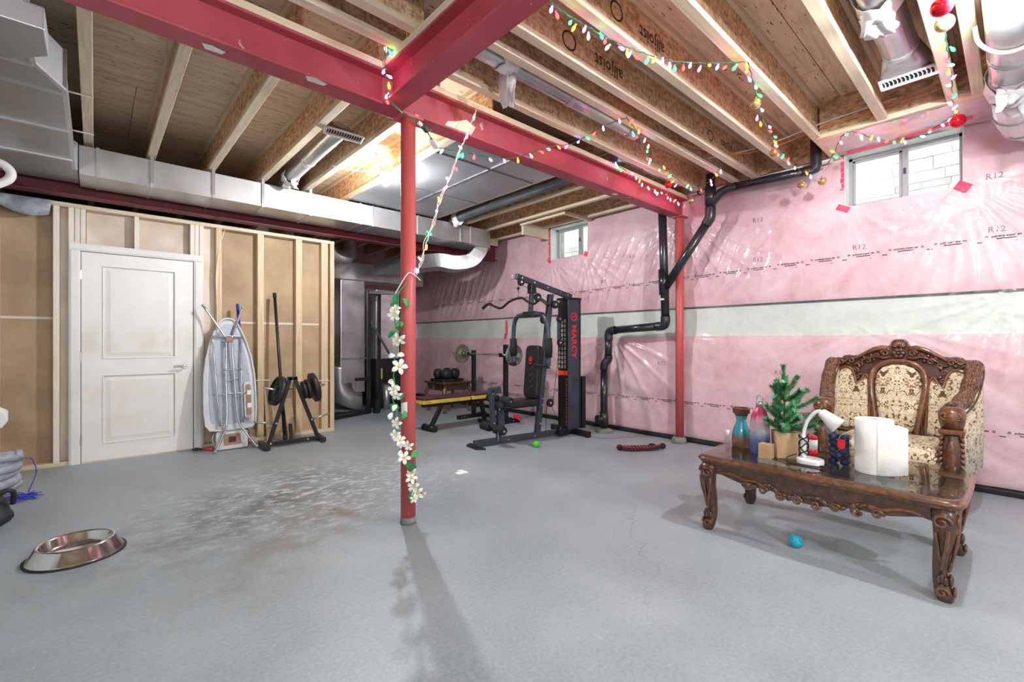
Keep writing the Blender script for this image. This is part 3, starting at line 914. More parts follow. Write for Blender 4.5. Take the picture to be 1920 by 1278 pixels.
for y in (3.42, 3.7, 4.35, 5.02):
    MB().bx(-1.05, -.13 if y > 3.6 else -.235, y-.012, y+.012, 2.588, 2.601).build('cleat', 'galvanized', trunk)
m = MB(); m.prism([(-.16, 3.05), (-.30, 3.20), (-.62, 3.20), (-.62, 2.80), (-.16, 2.80)], 2.50, 2.60); m.build('take_off', 'galvanized_dull', trunk, bevel=.006)
for y in (4.28, 5.05):
    MB().bx(-.135, -.005, y-.009, y+.009, 2.842, 2.848).build('hanger_strap', 'tape_white', trunk)

# sheet metal return-air pan nailed under the joists
pan = thing('return_air_pan', 'flat shiny sheet-metal pan closing the joist bays behind the flower post', 'sheet metal', (2.85, 4.0, 2.84))
for a, b in ((2.72, 3.45), (3.455, 4.4), (4.405, 5.31)):
    MB().bx(2.235, 2.84, a, b, 2.8395, 2.8485).build('metal_sheet', 'galvanized_dull', pan, bevel=.001)
    MB().bx(2.845, 3.43, a, b, 2.8395, 2.8485).build('metal_sheet', 'galvanized_dull', pan, bevel=.001)
for y in (3.452, 4.402): MB().bx(2.235, 3.43, y-.008, y+.008, 2.835, 2.841).build('seam', 'duct_dark', pan)
MB().bar((2.842, 2.72, 2.838), (2.842, 5.31, 2.838), .014, .006).build('seam', 'steel_tube', pan)

def round_duct(name, pts, r, mat, label, rings=(), n=18, grp=None):
    root = thing(name, label, 'duct', pts[0], group=grp)
    MB().tube(pts, r, n).build('pipe', mat, root)
    for a, b, rr in rings: MB().cyl(a, b, rr, n).build('joint_ring', mat, root)
    return root
def ragged(center, axis, r, n, seed, mat, parent, name, drop=(0,0,-.1), spread=.12):
    """torn plastic wrapped round a pipe, with hanging flaps"""
    rr = random.Random(seed); c = V(center); ax = V(axis).normalized(); u = ax.orthogonal().normalized(); w_ = ax.cross(u)
    vs = []; fs = []; k = 18; rows = 4
    for i in range(rows):
        for j in range(k):
            a = 2*PI*j/k; q = r*(1.06 + .22*rr.random()); t = (i/(rows-1)-.5)*spread + rr.uniform(-.02, .02)*(1 if i in (0, rows-1) else .3)
            vs.append(c + ax*t + (u*math.cos(a) + w_*math.sin(a))*q)
    for i in range(rows-1):
        for j in range(k): fs.append((i*k+j, i*k+(j+1) % k, (i+1)*k+(j+1) % k, (i+1)*k+j))
    m = MB().add(vs, fs, True)
    for f_ in range(n):
        a = rr.uniform(-.6, .6); b = c + ax*rr.uniform(-.4, .4)*spread + V((rr.uniform(-r, r)*.5, rr.uniform(-r, r)*.5, -r*.8))
        d = V(drop)*rr.uniform(.7, 1.3) + V((rr.uniform(-.05, .05), rr.uniform(-.05, .05), 0)); s_ = ax.cross(V((0, 0, 1))).normalized()*rr.uniform(.03, .06) + ax*rr.uniform(-.05, .05)
        q = []
        for t in (0, .35, .7, 1.):
            wv = (1-.55*t*t); o_ = V((.012*math.sin(5*t+f_), .012*math.cos(4*t+f_), 0))
            q += [b + d*t - s_*wv + o_, b + d*t + V((0, 0, -.012*math.sin(3*t))) + V((.015, 0, 0)), b + d*t + s_*wv + o_]
        m.add(q, [(3*i+j, 3*i+j+1, 3*i+j+4, 3*i+j+3) for i in range(3) for j in range(2)], True)
    o = m.build(name, mat, parent)
    sd = o.modifiers.new('s', 'SOLIDIFY'); sd.thickness = .0025
    return o
def register(root, M, w, h, slots):
    """white floor register: frame with curved slots, seen from below; local x along the width, z out of the face"""
    m = MB()
    m.bx(-w/2, w/2, -h/2, -h/2+.014, 0, .016, M); m.bx(-w/2, w/2, h/2-.014, h/2, 0, .016, M)
    m.bx(-w/2, -w/2+.016, -h/2, h/2, 0, .016, M); m.bx(w/2-.016, w/2, -h/2, h/2, 0, .016, M)
    m.build('register_frame', 'white_plastic', root, bevel=.003)
    for i in range(slots+1):
        x = -w/2+.022 + (w-.044)*i/slots
        q = [M @ V((x + .010*math.cos(a*PI/6-PI/2)*1., -h/2+.012 + (h-.024)*a/6, .010)) for a in range(7)]
        MB().tube(q, .0032, 4).build('slat', 'white_plastic', root)
    MB().bx(-w/2+.01, w/2-.01, -h/2+.01, h/2-.01, -.012, .001, M).build('dark_throat', 'dark_interior', root)
rd = round_duct('round_duct', [(1.53, 5.34, 2.86), (1.53, 5.2, 2.90), (1.525, 4.6, 2.915), (1.51, 3.78, 2.925)], .066, 'galvanized',
                'round branch duct with white register between joists above the door', rings=(((1.525,4.62,2.914),(1.525,4.56,2.915),.069),))
M_ = frame((1.50, 3.68, 2.85), (1, -.03, 0), (0, .45, .9)) 
M_ = frame((1.50, 3.68, 2.852), (1, -.03, 0), (0, -1, .35))
register(rd, M_, .31, .085, 13)
MB().loft([[V((1.36,3.64,2.868)), V((1.64,3.64,2.868)), V((1.64,3.74,2.88)), V((1.36,3.74,2.88))], [V((1.44,3.80,2.86)), V((1.58,3.80,2.86)), V((1.58,3.80,2.98)), V((1.44,3.80,2.98))]]).build('boot', 'galvanized', rd)
ragged((1.53, 5.16, 2.90), (0, 1, 0), .068, 4, 3, 'white_bag', rd, 'torn_plastic', (0, 0, -.07))

rd2 = round_duct('round_duct', [(2.85, .485, 2.99), (3.0, .485, 2.985), (3.62, .48, 2.965)], .088, 'galvanized',
                 'round branch duct with white register beside the near window', rings=(((3.6,.48,2.966),(3.66,.48,2.964),.091),))
MB().loft([[V((3.63,.48+.088*math.cos(a*PI/6),2.965+.088*math.sin(a*PI/6))) for a in range(12)], [V((3.86,.48+(.13 if math.cos(a*PI/6+.01)>0 else -.13)*min(1,abs(math.cos(a*PI/6))*1.4),2.93+.055*max(-1,min(1,math.sin(a*PI/6)*1.4)))) for a in range(12)]]).build('boot', 'galvanized_dull', rd2)
register(rd2, frame((3.875, .47, 2.872), (-.03, -1, 0), (-.95, 0, .3)), .29, .09, 12)
ragged((3.05, .485, 2.985), (1, 0, 0), .092, 5, 8, 'white_bag', rd2, 'torn_plastic', (.1, 0, -.04), .14)

rd3 = round_duct('round_duct', [(3.18, .0, 2.83), (3.6, .0, 2.82), (4.1, .0, 2.80)], .115, 'galvanized', 'wide round duct beside the red baubles near the ceiling', rings=(((3.80,0,2.81),(3.85,0,2.81),.119),))
# segmented elbow, dropping down in front of the wall
pts = [(4.1,0,2.80)] + [(4.25 + .30*math.sin(a*PI/8), -.02, 2.50 + .30*math.cos(a*PI/8)) for a in range(0, 5)]
m = MB(); Q = bez([(4.05,.0,2.80), (4.32,.0,2.76), (4.6,-.02,2.67), (4.78,-.10,2.66), (4.88,-.3,2.66), (4.92,-.6,2.66)], 3)
m.tube(Q, [.115]*len(Q), 14); m.s = [False]*len(m.s)
m.build('segmented_elbow', 'foil', rd3)
for i in range(1, len(Q)-1, 2):
    t_ = (Q[i+1]-Q[i-1]).normalized(); MB().cyl(Q[i]-t_*.006, Q[i]+t_*.006, .121, 18).build('crimp_ring', 'galvanized', rd3)
ragged((4.18, 0, 2.79), (1, 0, -.1), .12, 7, 21, 'white_bag', rd3, 'torn_plastic', (.06, .03, -.10), .16)

rd4 = round_duct('round_duct', [(1.5, 2.22, 2.97), (2.2, 2.21, 2.965), (3.2, 2.20, 2.955), (3.42, 2.19, 2.95)], .062, 'galvanized', 'slim round duct between joists, tied with a white plastic bag', rings=(((2.55,2.207,2.96),(2.6,2.207,2.96),.065),((3.3,2.197,2.953),(3.36,2.193,2.952),.066)))
ragged((1.95, 2.21, 2.965), (1, 0, 0), .064, 4, 5, 'white_bag', rd4, 'plastic_bag', (.02, .02, -.16), .12)
rd5 = round_duct('round_duct', [(3.7, 2.60, 2.93), (3.85, 2.56, 2.96), (4.2, 2.555, 2.95), (4.85, 2.555, 2.94)], .05, 'galvanized', 'short crooked round duct on top of the long red beam', rings=(((4.05,2.556,2.955),(4.1,2.556,2.955),.054),))
rd6 = round_duct('round_duct', [(3.72, 5.34, 2.84), (3.72, 5.2, 2.88), (3.71, 4.4, 2.90), (3.70, 2.75, 2.91)], .068, 'duct_dark', 'dark grey round duct between joists beyond the long red beam')
ragged((3.72, 5.2, 2.88), (0, 1, 0), .066, 3, 12, 'white_bag', rd6, 'torn_plastic', (0, 0, -.06), .1)
rd7 = round_duct('round_duct', [(-.6, 2.02, 2.98), (.3, 2.02, 2.98), (.93, 2.02, 2.97)], .10, 'galvanized', 'fat round duct capped short of the butting red beam')
MB().lathe([(.0, .06), (.06, .05), (.1, 0), (.103, -.03)], 18, frame((.93, 2.02, 2.97), (0, 1, 0), (0, 0, 1))).build('end_cap', 'galvanized', rd7)

# ================================================================ DRAIN PIPES
PX = 4.88
dr = thing('drain_pipe', 'black plastic drain stack stepping down the pink wall to the floor', 'pipe', (PX, 3.579, 0.000))
r = .047
def fit(a, b, rr=.056): return MB().cyl(a, b, rr, 18)
MB().cyl((PX, 2.779, 2.955), (PX, 2.730, 1.453), r, 18).build('upper_stack', 'black_pipe', dr)
MB().tube(bez([(PX, 2.730, 1.453), (PX, 2.733, 1.385), (PX, 2.765, 1.346), (PX, 2.847, 1.341)], 5), .054, 16).build('elbow', 'black_pipe', dr)
MB().cyl((PX, 2.828, 1.341), (PX, 3.452, 1.307), r, 18).build('horizontal_run', 'black_pipe', dr)
MB().tube(bez([(PX, 3.413, 1.308), (PX, 3.496, 1.297), (PX, 3.520, 1.258), (PX, 3.522, 1.180)], 5), .054, 16).build('elbow', 'black_pipe', dr)
MB().cyl((PX, 3.522, 1.219), (PX, 3.525, 0.965), r, 18).build('pipe_length', 'black_pipe', dr)
MB().tube(bez([(PX, 3.525, 0.985), (PX, 3.530, 0.936), (PX-.02, 3.569, 0.877), (PX-.02, 3.579, 0.809)], 5), .054, 16).build('offset_bend', 'black_pipe', dr)
MB().cyl((PX-.02, 3.579, 0.848), (PX-.02, 3.579, 0.020), r, 18).build('lower_stack', 'black_pipe', dr)
m = fit((PX-.02, 3.579, 0.100), (PX-.02, 3.579, 0.260)); m.cyl((PX-.02, 3.579, 0.170), (PX-.10, 3.608, 0.170), .045, 16); m.cyl((PX-.10, 3.608, 0.170), (PX-.125, 3.618, 0.170), .052, 16)
m.build('cleanout', 'black_pipe', dr)
MB().lathe([(.12, 0), (.10, .035), (.06, .05)], 9, Matrix.Translation((PX-.02, 3.579, 0.000))).build('cement_collar', 'concrete', dr)
m = fit((PX, 2.760, 1.999), (PX, 2.745, 1.706)); m.build('wye_fitting', 'black_pipe', dr)
MB().cyl((PX, 2.730, 1.784), (PX-.005, 2.223, 2.467), r, 18).build('diagonal_run', 'black_pipe', dr)
MB().tube(bez([(PX, 2.253, 2.428), (PX, 2.214, 2.486), (PX, 2.206, 2.535), (PX, 2.206, 2.603)], 5), .055, 16).build('elbow', 'black_pipe', dr)
MB().cyl((PX, 2.206, 2.564), (PX, 2.206, 2.955), r, 18).build('riser', 'black_pipe', dr)
fit((PX, 2.206, 2.623), (PX, 2.206, 2.818)).build('wye_fitting', 'black_pipe', dr)
MB().tube(bez([(PX, 2.214, 2.623), (PX, 2.126, 2.706), (PX, 2.048, 2.750), (PX, 1.931, 2.759)], 4), .044, 14).build('branch_elbow', 'black_pipe', dr)
MB().cyl((PX, 1.970, 2.759), (PX-.02, 1.268, 2.735), .042, 16).build('branch_run', 'black_pipe', dr)
MB().tube(bez([(PX-.02, 1.326, 2.737), (PX-.02, 1.248, 2.740), (PX-.02, 1.229, 2.779), (PX-.02, 1.229, 3.003)], 5), .046, 14).build('elbow', 'black_pipe', dr)
MB().bx(PX-.058, PX-.045, 2.72, 2.76, 1.64, 1.66).build('marking', 'pipe_mark', dr)
cn = thing('conduit', 'pair of pale conduits running along the top of the pink wall', 'pipe', (4.98, 2.4, 2.83))
MB().cyl((5.04, 2.52, 2.835), (5.04, 1.14, 2.835), .014, 10).build('tube', 'poly_white', cn)
MB().cyl((5.01, 2.52, 2.83), (5.01, 1.14, 2.838), .012, 10).build('tube', 'poly_white', cn)
for y in (1.3, 1.85, 2.4): MB().box((5.025, y, 2.835), (.07, .012, .04)).build('clip', 'black_rubber', cn)

# ================================================================ CABLES in the joists
def cable(pts, r, mat, label, name='electrical_cable'):
    m = MB().tube(bez(pts, 6), r, 6); o = m.build(name, mat, at=pts[0]); return tag(o, label, 'cable')
cable([(3.4, 2.05, 2.91), (4.3, 1.85, 2.91), (4.5, 1.5, 2.91), (4.40, 1.1, 2.91), (4.40, .7, 2.93), (4.38, .25, 2.95)], .006, 'wire_orange', 'orange cable threaded through the joists in front of the near window')
cable([(4.33, 2.1, 2.935), (4.47, 1.8, 2.94), (4.5, 1.45, 2.95), (4.41, 1.08, 2.955), (4.41, .6, 2.975)], .006, 'wire_white', 'white cable threaded through the joists in front of the near window')
cable([(1.34, 5.2, 2.96), (1.34, 4.6, 2.90), (1.33, 4.0, 2.97), (1.32, 3.2, 2.91), (1.31, 2.75, 2.95)], .005, 'wire_white', 'thin white cable stapled along the joist beside the register duct')
cable([(4.47, 5.2, 2.92), (4.46, 4.6, 2.97), (4.46, 4.0, 2.90), (4.47, 3.3, 2.98), (4.46, 2.8, 2.92)], .005, 'wire_white', 'thin white cable looping along a joist by the far window')
cable([(3.49, .150, 2.856), (3.54, .135, 2.78), (3.57, .072, 2.715), (3.575, 0, 2.694), (3.575, -.078, 2.720), (3.56, -.16, 2.79), (3.54, -.235, 2.846)], .011, 'wire_white', 'thick white cable looped under the wide round duct')

# ================================================================ CEILING BULBS, some added out of view as fill
def bulb(x, y, z, label, loops, glow='bulb_glow'):
    root = thing('ceiling_bulb', label, 'light', (x, y, z), group='bare bulbs in white holders')
    MB().box((x, y, z+.055), (.10, .10, .05)).build('junction_box', 'white_plastic', root, bevel=.008)
    MB().lathe([(.058, .03), (.060, .018), (.05, .004), (.03, -.012), (.024, -.016)], 24, Matrix.Translation((x, y, z))).build('holder', 'white_plastic', root)
    MB().lathe([(.013, -.012), (.018, -.03), (.030, -.055), (.033, -.075), (.028, -.097), (.015, -.109), (.0, -.112)], 20, Matrix.Translation((x, y, z))).build('bulb', glow, root)
    for L in loops: MB().tube(bez([V(p) + V((x, y, z)) for p in L], 8), .005, 6).build('cable', 'wire_white', root)
    return root
bulb(2.10, 4.14, 2.79, 'lit bare bulb hanging in a white holder beside the sheet-metal pan', [
    [(-.05, 0, .06), (-.16, .02, .10), (-.15, .05, .20), (-.06, .04, .19), (-.02, .02, .08)], [(-.04, .0, .04), (-.2, .12, .02), (-.42, .28, .06)], [(.03, 0, .08), (.04, -.02, .24), (.12, -.05, .27)]])
bulb(2.95, .06, 2.84, 'lit bare bulb beside the double joist over the coffee table', [[(0, 0, .08), (-.1, .0, .2), (-.4, .0, .26)]])
bulb(-.55, -.45, 2.25, 'added fill bulb on a long drop over the open floor near the left wall', [[(0, 0, .08), (.01, .02, .45), (.0, .05, .86)]], 'fill_bulb_glow')  # unseen bulb added behind the camera, hung low to brighten the ceiling
bulb(1.9, -1.5, 2.25, 'added fill bulb on a long drop far from the door wall', [[(0, 0, .08), (.01, .02, .45), (.0, .05, .86)]], 'fill_bulb_glow')  # another added bulb out of view, fill light for ceiling and room

# ================================================================ STRING LIGHTS
SEQ = ['white', 'red', 'green', 'orange', 'pink', 'white', 'green', 'red', 'white', 'pink', 'orange']
led = {}
for k in LC:
    m = MB().lathe([(.0, -.026), (.005, -.022), (.0085, -.012), (.0075, -.002), (.004, .002), (.004, .012)], 8)
    led[k] = m.mesh('led_' + k, 'led_' + k)
def strand(label, pts, n, mat='wire_green', hang=.012, start=0, double=False, jit=.02, name='string_lights'):
    root = thing(name, label, 'string lights', pts[0], group='coloured string lights')
    P = bez(pts, 10); L = [0.]
    for a, b in zip(P, P[1:]): L.append(L[-1] + (b-a).length)
    rr = random.Random(start+3)
    w_ = [p + V((.003*math.sin(i*1.7), .003*math.cos(i*1.7), .003*math.sin(i*2.3))) for i, p in enumerate(P)]
    MB().tube(w_, .0038, 5).build('wire', mat, root)
    if double: MB().tube([p + V((.012*math.sin(i*.5), .012*math.cos(i*.4), .004)) for i, p in enumerate(P)], .0025, 5).build('wire', mat, root)
    for i in range(n):
        s_ = L[-1]*(i+.5)/n; j = max(k for k in range(len(L)) if L[k] <= s_); j = min(j, len(P)-2)
        p = P[j].lerp(P[j+1], (s_-L[j])/max(1e-6, L[j+1]-L[j]))
        p = p + V((rr.uniform(-jit, jit), rr.uniform(-jit, jit), -hang*rr.uniform(.4, 1.2)))
        o = bpy.data.objects.new('light', led[SEQ[(i+start) % len(SEQ)]]); COL.objects.link(o); o.parent = root
        o.location = p - V(pts[0]); o.rotation_euler = (rr.uniform(-.9, .9), rr.uniform(-.9, .9), rr.uniform(0, 6))
    return root
s1 = strand('string of coloured lights hanging straight down in front of the beam corner', [(1.235, 2.44, 3.13), (1.24, 2.45, 3.0), (1.24, 2.45, 2.85), (1.245, 2.455, 2.72), (1.26, 2.47, 2.62), (1.30, 2.49, 2.58)], 13, start=0, jit=.025)
m = MB(); a = V((1.32, 2.50, 2.575))
s2 = thing('light_plug', 'dark plug and flasher box hanging from the beam by the red post', 'plug', (1.45, 2.54, 2.56))
MB().tube(bez([(1.30, 2.49, 2.58), (1.40, 2.53, 2.57), (1.47, 2.545, 2.565), (1.54, 2.555, 2.55), (1.63, 2.60, 2.52), (1.70, 2.65, 2.50)], 6), .005, 6).build('wire', 'wire_green', s2)
MB().bar((1.515, 2.55, 2.555), (1.545, 2.557, 2.548), .018).build('tag', 'paper', s2)
MB().bar((1.56, 2.56, 2.545), (1.60, 2.58, 2.532), .026, .02).build('connector', 'wire_green', s2)
MB().bar((1.66, 2.62, 2.512), (1.73, 2.67, 2.49), .042, .02).build('flasher_box', 'white_plastic', s2, bevel=.004)
B1 = onY(893, 205, 2.52)
s3 = strand('string of coloured lights slanting from the long beam down to the flower post', [B1, onY(878, 245, 2.53), onY(862, 283, 2.54), onY(838, 345, 2.55), onY(812, 415, 2.57), onY(795, 470, 2.59), onY(781, 515, 2.60)], 15, 'wire_white', .01, 2, True, .018)
zc = 2.80
s4 = strand('string of coloured lights swagging along the long beam and up over the joists', [(1.725, 2.665, 2.492), onY(875, 287, 2.63), onY(906, 292, 2.59), onY(950, 297, 2.55), onY(990, 288, 2.53), onY(1030, 275, 2.52), onY(1075, 268, 2.50), onZ(1128, 238, 2.79), onZ(1176, 220, 2.82)], 16, start=5, hang=.02, jit=.015)
s5 = strand('string of coloured lights drooping under the duct to the corner of the right wall', [onZ(1176, 222, 2.82), onZ(1197, 252, 2.82), onZ(1212, 290, 2.80), onZ(1240, 312, 2.80), onZ(1262, 330, 2.78), onZ(1298, 352, 2.76), onZ(1330, 340, 2.79), onZ(1352, 312, 2.82)], 22, start=1, hang=.03, jit=.05)
s6 = strand('string of coloured lights lying along the end of the long beam by the wall post', [(3.55, 2.52, 2.83), (3.9, 2.525, 2.79), (4.2, 2.53, 2.74), (4.45, 2.535, 2.75), (4.7, 2.535, 2.74), (4.93, 2.54, 2.70)], 20, start=4, jit=.03)
s7 = strand('long string of coloured lights swagged across the joists from the butting beam', [onZ(1030, 4, 2.82), onZ(1062, 26, 2.81), onZ(1130, 66, 2.81), onZ(1200, 97, 2.81), onZ(1262, 114, 2.81), onZ(1332, 118, 2.82), onZ(1402, 116, 2.82)], 26, start=0, hang=.03)
s8 = strand('string of coloured lights dropping across the joists left of the near window', [onZ(1402, 116, 2.82), onZ(1414, 160, 2.81), onZ(1428, 215, 2.80), onZ(1452, 268, 2.80), onX(1490, 312, 4.74), onX(1522, 326, 4.74), onX(1552, 306, 4.70), onZ(1578, 255, 2.80)], 24, start=3, jit=.03)
s9 = strand('string of coloured lights across the top of the near window', [onZ(1578, 255, 2.80), onZ(1600, 247, 2.80), onZ(1650, 262, 2.79), onZ(1700, 262, 2.79), onZ(1750, 240, 2.79), onZ(1790, 215, 2.80)], 15, start=6, jit=.03)
s10 = strand('string of big coloured lights rising along the double joist by the red baubles', [onZ(1798, 218, 2.79), onZ(1786, 190, 2.79), onZ(1784, 140, 2.80), onZ(1776, 90, 2.80), onZ(1770, 45, 2.80), onZ(1766, -15, 2.80)], 18, start=2, jit=.02)
# baubles hung from the strings
def bauble(p, r, mat, label, grp=None):
    root = thing('bauble', label, 'bauble', p, group=grp)
    MB().ball(p, r, 20, 14).build('ball', mat, root)
    q = V(p) + V((0, 0, r))
    MB().cyl(q + V((0, 0, -.004)), q + V((0, 0, .008)), r*.22, 10).build('cap', 'bauble_gold', root)
    MB().tube([q + V((0, .004*math.cos(a*PI/4), .012+.005*math.sin(a*PI/4))) for a in range(8)], .0012, 4, closed=True).build('loop', 'bauble_gold', root)
    return root
bauble(onZ(1417, 194, 2.76), .034, 'bauble_gold', 'gold bauble hanging between two joists on the dropping string')
bauble(onZ(1452, 286, 2.75), .036, 'bauble_gold', 'gold bauble against a joist near its wall end')
bauble(onX(1503, 347, 4.75), .034, 'bauble_gold', 'gold bauble of the low pair left of the near window, beside the black pipe')
bauble(onX(1542, 340, 4.78), .034, 'bauble_gold', 'gold bauble of the low pair left of the near window, closer to the window')
bauble(onX(1297, 376, 4.75), .035, 'bauble_gold', 'gold bauble at the end of the long red beam')
bauble(onX(1253, 346, 4.3), .036, 'bauble_red', 'small red bauble above the end of the long red beam')
bauble(onX(1796, 227, 4.52), .046, 'bauble_red', 'red bauble at the corner of the near window')
bauble(onZ(1766, 12, 2.74), .044, 'bauble_red', 'large red bauble hanging on the double joist')
bauble(onZ(1771, 44, 2.76), .040, 'bauble_gold', 'gold bauble touching the large red bauble')

# ================================================================ FURNACE ROOM
fu = thing('furnace', 'dark furnace with sheet-metal plenum in the back room', 'furnace', (3.75, 7.75, 0))
MB().bx(3.55, 4.15, 7.35, 8.0, .04, .86).build('cabinet', 'black_steel', fu, bevel=.012)
MB().bx(3.55, 4.15, 7.35, 8.0, .86, 2.05).build('plenum', 'foil', fu, bevel=.01)
MB().bx(3.57, 3.66, 7.335, 7.36, .52, .70).build('energy_label', 'yellow_pad', fu)
MB().cyl((3.70, 7.27, .0), (3.70, 7.27, .42), .055, 16).build('filter_canister', 'galvanized', fu)
MB().bx(3.60, 4.10, 7.343, 7.352, .15, .45).build('access_panel', 'dark_interior', fu, bevel=.004)
rt = thing('return_duct', 'tall silver return-air duct with curved foot in the back room', 'duct', (3.2, 7.9, 0))
MB().bx(3.02, 3.44, 7.55, 8.05, .30, 2.20).build('riser', 'foil', rt, bevel=.01)
MB().loft(rect_loft(bez([(3.05, 7.8, .75), (3.06, 7.8, .45), (3.12, 7.78, .26), (3.25, 7.76, .16), (3.38, 7.76, .15)], 5), .5, .28, (0, 1, 0))).build('curved_foot', 'galvanized', rt)
MB().bx(3.0, 3.46, 7.53, 8.07, .86, .89).build('seam_band', 'steel_tube', rt)
MB().bx(2.4, 4.6, 7.55, 8.0, 2.20, 2.50).build('cross_duct', 'foil', rt, bevel=.01)
fx = thing('flex_duct', 'coil of pale flexible duct near the ceiling of the back room', 'duct', (2.6, 6.6, 2.4))
Q = bez([(2.35, 6.5, 2.60), (2.5, 6.6, 2.44), (2.72, 6.7, 2.40), (2.86, 6.8, 2.50), (2.9, 6.9, 2.7)], 10)
MB().tube(Q, [.085+.010*(i % 2) for i in range(len(Q))], 14).build('hose', 'foil', fx)
pr = thing('power_rack', 'black steel exercise frame standing in the furnace room', 'rack', (3.3, 7.05, 0))
rk = lambda a, b, nm, w_=.055: MB().bar(a, b, w_).build(nm, 'black_steel', pr, bevel=.004)
rk((3.30, 7.10, 0), (3.30, 7.10, 1.98), 'upright'); rk((3.55, 7.25, 0), (3.55, 7.25, 1.98), 'upright')
rk((3.30, 7.10, 1.96), (3.75, 6.85, 1.96), 'top_bar'); rk((3.75, 6.85, 0), (3.75, 6.85, 1.98), 'upright'); rk((3.30, 7.10, 1.96), (3.55, 7.25, 1.96), 'top_bar')
rk((2.35, 7.15, .035), (3.35, 7.10, .035), 'floor_rail'); rk((2.5, 6.75, .03), (3.3, 7.05, .03), 'floor_rail'); rk((3.30, 7.10, 1.55), (3.62, 7.0, .95), 'brace', .035)
rk((3.28, 7.08, .56), (3.05, 7.02, .56), 'peg', .05); rk((3.38, 6.98, .0), (3.38, 6.98, .22), 'foot_block', .09)
bn = thing('storage_bin', 'dark red bin with wadded plastic at the edge of the furnace room', 'bin', (2.55, 7.6, 0))
MB().loft([[V((2.35,7.35,.30)), V((2.75,7.35,.30)), V((2.75,7.8,.30)), V((2.35,7.8,.30))], [V((2.3,7.3,1.05)), V((2.8,7.3,1.05)), V((2.8,7.85,1.05)), V((2.3,7.85,1.05))]]).build('body', 'maroon_vinyl', bn)
MB().bx(2.35, 2.75, 7.35, 7.8, 0, .31).build('base', 'dark_interior', bn)
m = MB(); rr = random.Random(4)
for i in range(9): m.ball((2.38+.35*rr.random(), 7.4+.35*rr.random(), 1.1+.35*rr.random()), (.13, .12, .16), 9, 6)
m.build('wadded_plastic', 'white_bag', bn)

vp = thing('vent_pipe', 'white plastic pipe elbow beside the supply trunk', 'pipe', onY(0, 320, 5.2))
MB().tube(bez([onY(-30, 299, 5.2), onY(2, 306, 5.2), onY(20, 322, 5.2), onY(14, 338, 5.2), onY(-25, 352, 5.2)], 5), .03, 12).build('elbow', 'white_plastic', vp)
c = onY(-30, 299, 5.2); MB().cyl(c + V((.01, 0, 0)), c + V((-.10, 0, 0)), .036, 12).build('collar', 'white_plastic', vp)
MB().cyl(c, V((-2.2, 5.2, c.z)), .03, 12).build('run', 'white_plastic', vp)
# scuffs on the long beam: bare patches and a stuck tag
def patch(parent, pts, mat, name='paint_scuff'):
    n = len(pts); P = [V(p) for p in pts]
    MB().add(P, [tuple(range(n))]).build(name, mat, parent)
lb0 = [o for o in COL.objects if o.name.startswith('steel_beam') and o.type == 'EMPTY'][0]
for (a, b, w_) in ((400, 92, .05), (592, 152, .06)):
    c = onZ(a, b, 2.598); patch(lb0, [c + V(q) for q in ((-w_, -.018, 0), (-w_*.2, -.03, 0), (w_, -.012, 0), (w_*.8, .02, 0), (-w_*.6, .026, 0))], 'tape_white')
c = onY(862, 238, 2.6285); patch(lb0, [c + V(q) for q in ((-.14, 0, -.05), (-.02, 0, -.07), (.10, 0, -.03), (.14, 0, .04), (.06, 0, .07), (-.03, 0, .03), (-.10, 0, .01))], 'poly_white')
c = onZ(1153, 364, 2.598); patch(lb0, [c + V(q) for q in ((-.03, -.02, 0), (.03, -.02, 0), (.03, .02, 0), (-.03, .02, 0))], 'paper', 'stuck_tag')

# torn flap of grey plastic tacked over the top of the left stud bay
fp_ = thing('plastic_flap', 'torn flap of greyish plastic tacked under the maroon beam by the door', 'plastic', onY(45, 370, 5.97))
vs = []; n = 10
for i in range(n+1):
    t_ = i/n; a = onY(-20 + 118*t_, 358 + 17*t_, 5.975); b = onY(-20 + 112*t_, 372 + 32*math.sin(PI*min(1., t_*.62)), 5.985 - .03*math.sin(PI*t_))
    vs += [a, a.lerp(b, .5) + V((0, -.015*math.sin(i*1.3), 0)), b]
o = MB().add(vs, [(3*i+j, 3*i+j+3, 3*i+j+4, 3*i+j+1) for i in range(n) for j in range(2)], True).build('sheet', 'hose_grey', fp_)
o.modifiers.new('s', 'SOLIDIFY').thickness = .002
MB().cyl(onY(-15, 361, 5.97), onY(-15, 361, 5.99), .006, 6).build('staple', 'steel_tube', fp_)
# ================================================================ HOME GYM (local frame: x forward from the tower, y towards the room, z up)
def rot(rz): return Matrix.Rotation(rz, 4, 'Z')
def rrect(w, h, r, n=5):
    out = []
    for cx, cy, a0 in ((w/2-r, h/2-r, 0), (-w/2+r, h/2-r, PI/2), (-w/2+r, -h/2+r, PI), (w/2-r, -h/2+r, 1.5*PI)):
        out += [(cx + r*math.cos(a0+PI/2*i/n), cy + r*math.sin(a0+PI/2*i/n)) for i in range(n+1)]
    return out
gym = thing('home_gym', 'black and grey multi-station home gym with red lettering', 'gym machine', (4.49, 3.80, 0), math.atan2(.1376, -.9905))
def G(m, name, mat, bevel=0, parent=None): return m.build(name, mat, parent or gym, bevel=bevel, local=True)
def bolt(par, p, d=(0, 1, 0), r=.011):
    p, d = V(p), V(d); return G(MB().cyl(p, p+d*.008, r, 8), 'bolt', 'chrome', parent=par)
base = G(MB().bar((1.43, 0, .045), (-.05, 0, .045), .06, .06), 'base_rail', 'grey_steel', .004)
for x in (1.0, .62, .30, .22): bolt(base, (x, .03, .045))
ft = G(MB().prism([(-.04,-.17),(.05,-.10),(.05,.10),(-.04,.17),(-.02,0)], 0, .022, Matrix.Translation((1.42, 0, 0))), 'front_foot', 'black_steel', .003)
